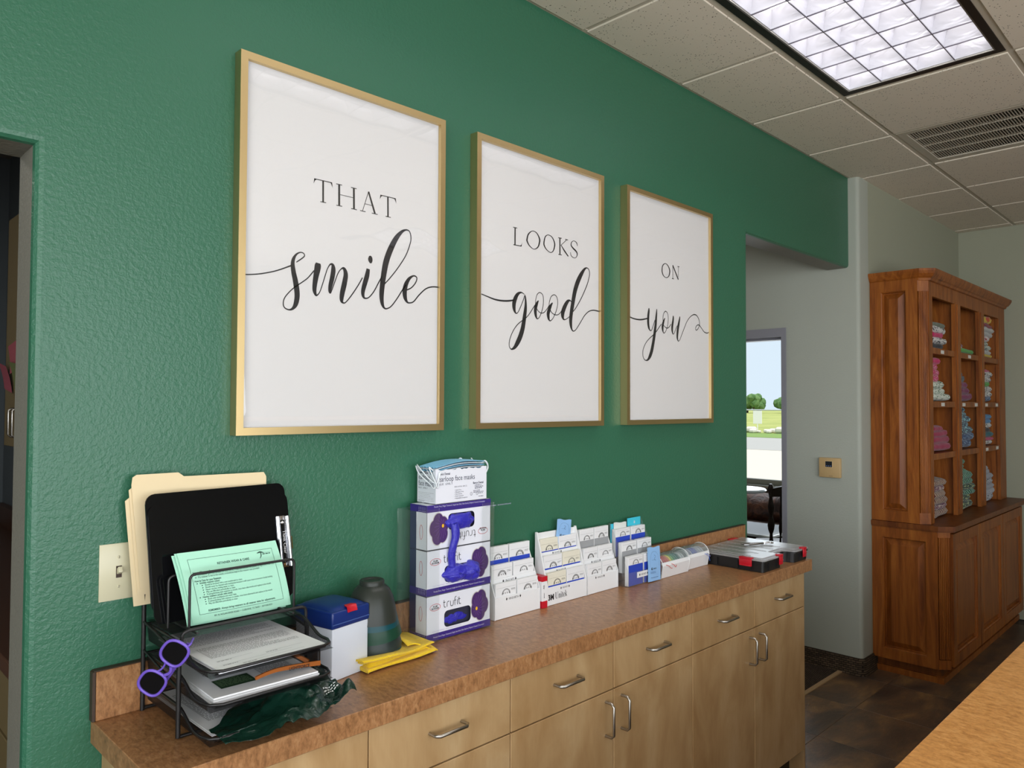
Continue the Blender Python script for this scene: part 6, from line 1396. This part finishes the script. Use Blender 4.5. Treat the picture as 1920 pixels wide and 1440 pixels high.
# ------------------------------------------------------------------ black organiser case with red latches
t = thing('parts_case', 'black parts case with clear lid and red latches at the worktop end', 'case', (2.875, -.182, CT)); X0, X1, Y0, Y1 = -.198, .198, -.148, .155
rx0, rx1, ry = -.045, .075, -.102      # carrying-handle recess in the front
def rounded(poly, r=.014, n=4):
    out = []; N = len(poly)
    for i in range(N):
        a, b_, c = Vector(poly[i-1]), Vector(poly[i]), Vector(poly[(i+1) % N]); d1 = (a-b_); d2 = (c-b_); q = min(r, d1.length*.4, d2.length*.4); p, s_ = b_+d1.normalized()*q, b_+d2.normalized()*q
        for k in range(n+1): u = k/n; w = p*(1-u)**2+b_*2*u*(1-u)+s_*u*u; out.append((w.x, w.y))
    return out
ol = [(X0, Y0), (rx0, Y0), (rx0+.01, ry), (rx1-.01, ry), (rx1, Y0), (X1, Y0), (X1, Y1), (X0, Y1)]
sc = lambda p, s_: [(x*s_, y*s_) for x, y in p]
o = MB(); o.prism(rounded(sc(ol, .965)), .001, .040, 'z'); o.prism(rounded(ol), .036, .043, 'z')
for y in (-.09, -.04, .05): o.box(X0-.001, y-.002, .006, X0+.02, y+.002, .037)
for x in (-.15, -.08, .12, .17): o.box(x-.002, Y0-.0005, .006, x+.002, Y0+.02, .037)
o.build('tub', BLACK_P, t)
CLID = clear('case_lid', (.95, .95, .95, 1), .3, 1.35, .30, (.72, .69, .69, 1))
lid = MB().prism(rounded(sc(ol, 1.005)), .0435, .050, 'z')
lid.prism(rounded([(X0+.012, Y0+.012), (rx0-.012, Y0+.012), (rx0-.006, ry+.014), (rx1+.006, ry+.014), (rx1+.012, Y0+.012), (X1-.012, Y0+.012), (X1-.012, Y1-.012), (X0+.012, Y1-.012)]), .050, .0545, 'z'); lo = lid.build('lid', CLID, t, smooth=30)
for k in range(5): MB().rbox(-.17+.062*k, -.08, .0545, -.17+.062*k+.006, .13, .0565, .0008, 1).build('lid_rib', CLID, lo)
dv = MB()
for x in (-.12, -.04, .04, .12): dv.box(x-.001, Y0+.05, .004, x+.001, Y1-.01, .041)
for y in (-.05, .05): dv.box(X0+.01, y-.001, .004, X1-.01, y+.001, .041)
dv.build('divider', mat('case_grey', S(90, 86, 86), .5), t)
rs = random.Random(3)
for k in range(26):
    x, y = rs.uniform(X0+.03, X1-.04), rs.uniform(Y0+.07, Y1-.03); c = rs.choice([(196, 186, 186), (176, 120, 120), (150, 150, 156), (206, 206, 208)])
    a = MB().rbox(x, y, .020, x+.026, y+.010, .036, .002, 1).build('packed_part', mat('packed_%d' % c[1], S(*c), .6), t); a['label'] = 'small packet inside the case'
def latch(p, ax):
    m = MB()
    if ax == 'x': m.rbox(X0-.006, p-.026, .020, X0-.001, p+.026, .050, .002).rbox(X0-.007, p-.026, .046, X0+.016, p+.026, .053, .002).rbox(X0-.009, p-.022, .020, X0-.005, p+.022, .025, .001)
    elif ax == 'y': m.rbox(p-.014, Y0-.006, .016, p+.014, Y0-.001, .050, .002).rbox(p-.014, Y0-.007, .046, p+.014, Y0+.016, .0555, .002).rbox(p-.012, Y0-.009, .030, p+.012, Y0-.005, .034, .001)
    else: m.rbox(p-.03, Y1-.014, .046, p+.03, Y1+.006, .056, .002)
    m.build('latch', RED, t, smooth=40)
latch(-.075, 'x'); latch(-.062, 'y'); latch(.150, 'y'); latch(.12, 'b')
pl_ = thing('pliers', 'small steel hand instrument lying on the clear case lid', 'tool', (2.93, -.175, CT+.0565), -.5)
for s in (-1, 1):
    MB().tube(catmull([(-.07, s*.010, .004), (-.03, s*.012, .004), (.02, s*.004, .004), (.035, s*.001, .005)], 5), .0034, 8).build('handle', CHROME, pl_, smooth=60)
    MB().tube(catmull([(.035, s*.001, .005), (.05, s*.008, .005), (.066, s*.009, .005), (.075, s*.002, .005)], 5), .003, 8).build('jaw', CHROME, pl_, smooth=60)
MB().lathe([(0, .009), (.005, .0085), (.006, .001), (0, .001)], 14, (.034, 0, 0)).build('pivot', CHROME, pl_, smooth=50)
